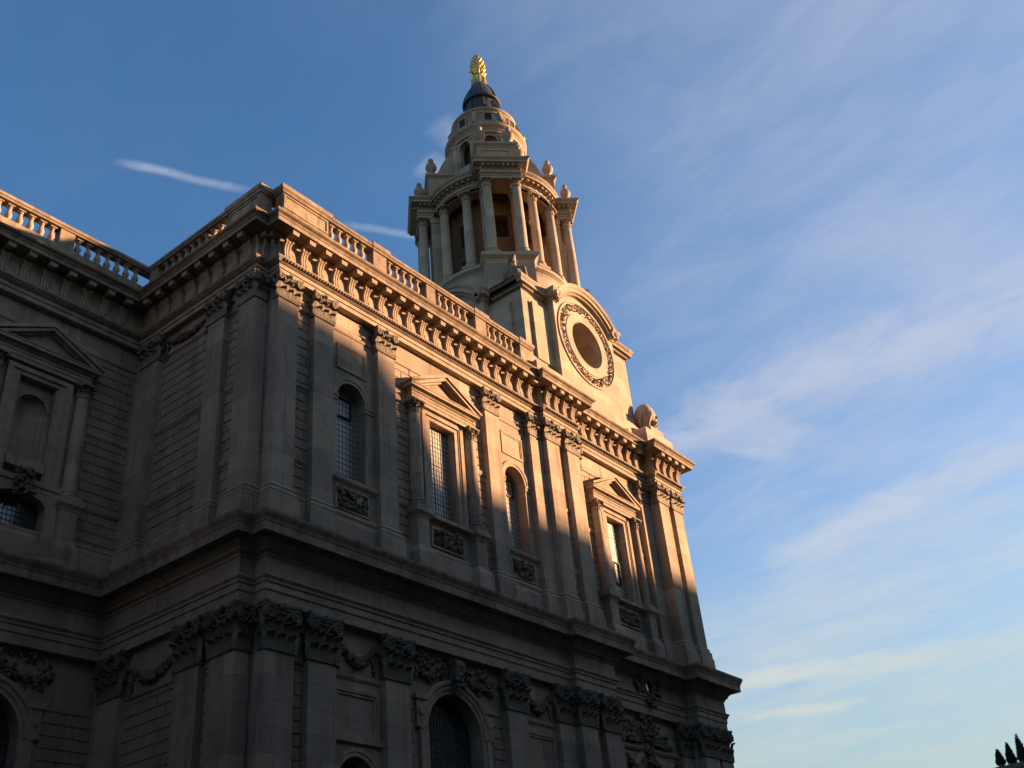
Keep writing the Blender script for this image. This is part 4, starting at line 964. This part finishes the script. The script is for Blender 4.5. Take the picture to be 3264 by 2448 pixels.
# blocks over the projecting bays with paired urns
def urn_mesh():
    b = MB(); b.box(-.30, .30, -.30, .30, 0, .14); b.lathe(0, 0, [(.26, .14), (.20, .22), (.12, .34), (.13, .42), (.26, .55), (.40, .78), (.43, .95), (.36, 1.06), (.30, 1.10), (.36, 1.15), (.24, 1.26), (.14, 1.34), (.13, 1.42), (.20, 1.52), (.21, 1.62), (.13, 1.75), (0, 1.82)], 16); return b
ME_URN = urn_mesh().mesh('urn', M_TTR, 40)
for k in range(4):
    th = -math.pi*3/4+k*math.pi/2; T = Matrix.Translation((XC, YC, 0)) @ Matrix.Rotation(th+math.pi/2, 4, 'Z')   # local -Y looks outward
    b = MB(); b.M = T; P = [(-1.25, -2.3), (-1.25, -4.25), (1.25, -4.25), (1.25, -2.3)]
    b.box(-1.25, 1.25, -4.25, -2.3, 48.55, 50.75); b.sweep(P, [(-.2, 48.5), (.10, 48.5), (.10, 48.85), (.0, 48.95), (-.2, 48.95)]); b.sweep(P, [(-.3, 50.6), (.02, 50.6), (.05, 50.7), (.16, 50.78), (.20, 50.82), (.20, 50.95), (.15, 51.02), (-.3, 51.02)])
    b.box(-1.2, 1.2, -4.2, -2.3, 50.9, 51.03); rectframe(b, -.95, .95, 49.1, 50.45, -4.31, -4.2, .16)
    b.archring(0, 49.1, [(.42, -4.2), (.42, -4.34), (.56, -4.34), (.56, -4.2)], n=14)
    # scroll buttress from block to drum
    for sx in (-1, 1):
        pr = [(-4.0, 51.0), (-3.7, 51.15), (-3.45, 51.7), (-3.2, 52.3), (-2.85, 52.9), (-2.5, 53.3), (-2.3, 53.3), (-2.3, 51.0)]
        n = len(pr); x0, x1 = sorted((sx*.62, sx*.98)); b.add([(x0, y_, z) for y_, z in pr]+[(x1, y_, z) for y_, z in pr], [tuple(range(n)), tuple(range(2*n-1, n-1, -1))]+[(i, (i+1) % n, (i+1) % n+n, i+n) for i in range(n)])
    obj('attic_block', b, M_TTR, TOW)
    for sx in (-1, 1): inst('urn', ME_URN, T @ Vector((sx*.95, -4.0, 51.02)), th, (.92, .92, .95), TOW)
    # carved scroll standing on the corner of the square stage
    b = MB(); b.M = T; b.box(-.45, .45, -6.5, -5.1, 37.3, 37.75)
    b.tube([(0, -6.3, 37.7), (0, -6.45, 38.2), (0, -6.1, 38.8), (0, -5.75, 39.3), (0, -5.55, 39.9), (0, -5.75, 40.35), (0, -5.95, 40.2)], [.42, .48, .42, .34, .27, .24, .12], 10)
    for i in range(5): b.tube([(-.55+.28*i, -5.5, 37.8), (-.62+.31*i, -6.3, 38.2), (-.5+.25*i, -6.5, 38.9), (-.36+.18*i, -6.25, 39.3)], [.10, .13, .10, .03], 6)
    obj('corner_scroll', b, M_CAP, TOW, 60)

b = MB(); b.box(-46, -24, -10, 8.2, .01, 28.9); b.box(-46.8, -23.2, -10.8, 8.2, 28.95, 29.5); b.box(-46, -24, -10, 8.2, 29.55, 31.5); b.box(-46.9, -23.1, -10.9, 8.2, 16.0, 16.7)
obj('transept', b, M_ASH, CATH)  # out of view; added to block the eastern sky from nave and return
for dx, dy in ((-q2*4.9-q2*1.25, q2*4.9-q2*1.25), (q2*4.9-q2*1.25, -q2*4.9-q2*1.25), (-q2*4.85+q2*1.3, -q2*4.85-q2*1.3)):
    inst('urn', ME_URN, (XC+dx, YC+dy, 48.56), math.pi/4, (.85, .85, .92), TOW)
# ================================================================== SURROUNDINGS
b = MB(); b.box(-900, 900, -900, 900, -.3, 0); struct('ground', b, M_GRND)
def building(name, x0, x1, y0, y1, h, label, nfl, m, roof=None):
    t = thing(name, ((x0+x1)/2, (y0+y1)/2, 0), label, 'building')
    b = MB(); b.box(x0, x1, y0, y1, .004, h); b.box(x0-.25, x1+.25, y0-.25, y1+.25, h-.9, h-.45); obj('wall', b, m, t)
    fl = h/nfl
    for side in range(2):
        g = MB()
        for f in range(nfl):
            if side == 0:
                n = int((x1-x0)/3)
                for i in range(n):
                    x = x0+(i+.5)*(x1-x0)/n; g.box(x-.7, x+.7, y1-.05, y1+.05, f*fl+.9, f*fl+fl-.9)
            else:
                n = int((y1-y0)/3)
                for i in range(n):
                    yy = y0+(i+.5)*(y1-y0)/n; g.box(x0-.05, x0+.05, yy-.7, yy+.7, f*fl+.9, f*fl+fl-.9)
        obj('window_row', g, M_GLD, t)
    return t, b
# buildings over the churchyard, out of view, that shade the lower part of the north front
t1, _ = building('office_building', 71.5, 150, -44, -30, 31.2, 'long stone office block with a level parapet across the churchyard', 8, M_OFF)
t2, _ = building('office_building', 40, 67.2, -46, -30, 35.6, 'tall stone office block with a sloping roof end beside the churchyard', 9, M_OFF)
b = MB(); b.add([(67.2, -45.9, 31.1), (72.6, -45.9, 31.0), (67.2, -45.9, 35.6), (67.2, -30.1, 31.1), (72.6, -30.1, 31.0), (67.2, -30.1, 35.6)], [(0,1,2),(3,5,4),(1,4,5,2),(0,3,4,1),(0,2,5,3)])
b.box(67.25, 71.45, -45.9, -30.1, 0.01, 31.05); obj('roof', b, M_LEAD, t2)
building('office_building', -60, 38, -62, -33, 37, 'unseen stone office terrace behind the viewpoint, raised to block skylight', 7, M_OFF)  # out of view; height chosen to cut skylight on the lower storey
# roof terrace with clipped conifers, far right
def azpt(az, d): a = R(az); return (d*math.sin(a), -25+d*math.cos(a))
dT = 100.0; x0, y0 = azpt(76.12, dT)
hT = 1.6+dT*math.tan(R(8.98))
t3 = thing('terrace_building', (x0+10, y0-8, 0), 'dark flat-roofed terrace building with three clipped conifers along its parapet', 'building')
b = MB(); dv = Vector((math.cos(R(-3)), 0)); 
ax, ay = azpt(76.12, dT); bx, by = azpt(84, dT-3)
d1 = Vector((bx-ax, by-ay)).normalized(); n1_ = Vector((-d1.y, d1.x)) 
if n1_.x < 0: n1_ = -n1_
cs = [Vector((ax, ay)), Vector((bx, by)), Vector((bx, by))+n1_*16, Vector((ax, ay))+n1_*16]
def prism(b, cs, z0, z1):
    n = len(cs); b.add([(c.x, c.y, z0) for c in cs]+[(c.x, c.y, z1) for c in cs], [tuple(range(n))[::-1], tuple(range(n, 2*n))]+[(i, (i+1) % n, (i+1) % n+n, i+n) for i in range(n)])
prism(b, cs, 0.004, hT-.35); obj('wall', b, M_OFF, t3)
b = MB(); cs2 = [cs[0]-d1*.2-n1_*.2, cs[1]+d1*.2-n1_*.2, cs[2]+d1*.2+n1_*.2, cs[3]-d1*.2+n1_*.2]; prism(b, cs2, hT-.35, hT); obj('parapet', b, M_POT, t3)
def conifer(az, top_el, wd, lab):
    x, y = azpt(az, dT+.9); H = 1.6+dT*math.tan(R(top_el))-hT
    t = thing('conifer', (x, y, hT), lab, 'conifer', 'clipped conifers on the roof terrace')
    b = MB(); b.M = Matrix.Translation((x, y, hT)); b.lathe(0, 0, [(0, 0), (.20, 0), (.26, .34), (.22, .34), (.22, .28), (0, .28)], 12); obj('planter', b, M_POT, t)
    b = MB(); b.M = Matrix.Translation((x, y, hT)); b.lathe(0, 0, [(.05, .25), (.035, H*.6), (.01, H*.95)], 6); obj('trunk', b, M_BARK, t)
    b = MB(); b.M = Matrix.Translation((x, y, hT))
    for i in range(2600):
        tt = 1-math.sqrt(rnd.random()); tt = tt*1.0
        r_ = wd*(1-tt)**.75*(1.0 if tt > .08 else .75)*math.sqrt(rnd.random())*rnd.uniform(.85, 1.1)
        a = rnd.uniform(0, 6.283); z = .25+(H-.25)*tt; c = Vector((r_*math.cos(a), r_*math.sin(a), z)); l = rnd.uniform(.06, .14)
        o = Vector((math.cos(a)*.5+rnd.uniform(-.3,.3), math.sin(a)*.5+rnd.uniform(-.3,.3), rnd.uniform(.4, 1.1))).normalized(); s_ = o.cross(Vector((rnd.uniform(-1,1), rnd.uniform(-1,1), .3))).normalized()*l*.45
        b.add([tuple(c-s_), tuple(c+s_), tuple(c+o*l*1.3)], [(0,1,2)])
    obj('crown', b, M_CONI, t)
conifer(76.33, 9.84, .42, 'shortest dark clipped conifer, at the free end of the roof terrace parapet')
conifer(76.83, 10.05, .44, 'dark clipped conifer standing between two others on the roof terrace')
conifer(77.36, 10.34, .50, 'tallest dark clipped conifer, third from the free end of the roof terrace')
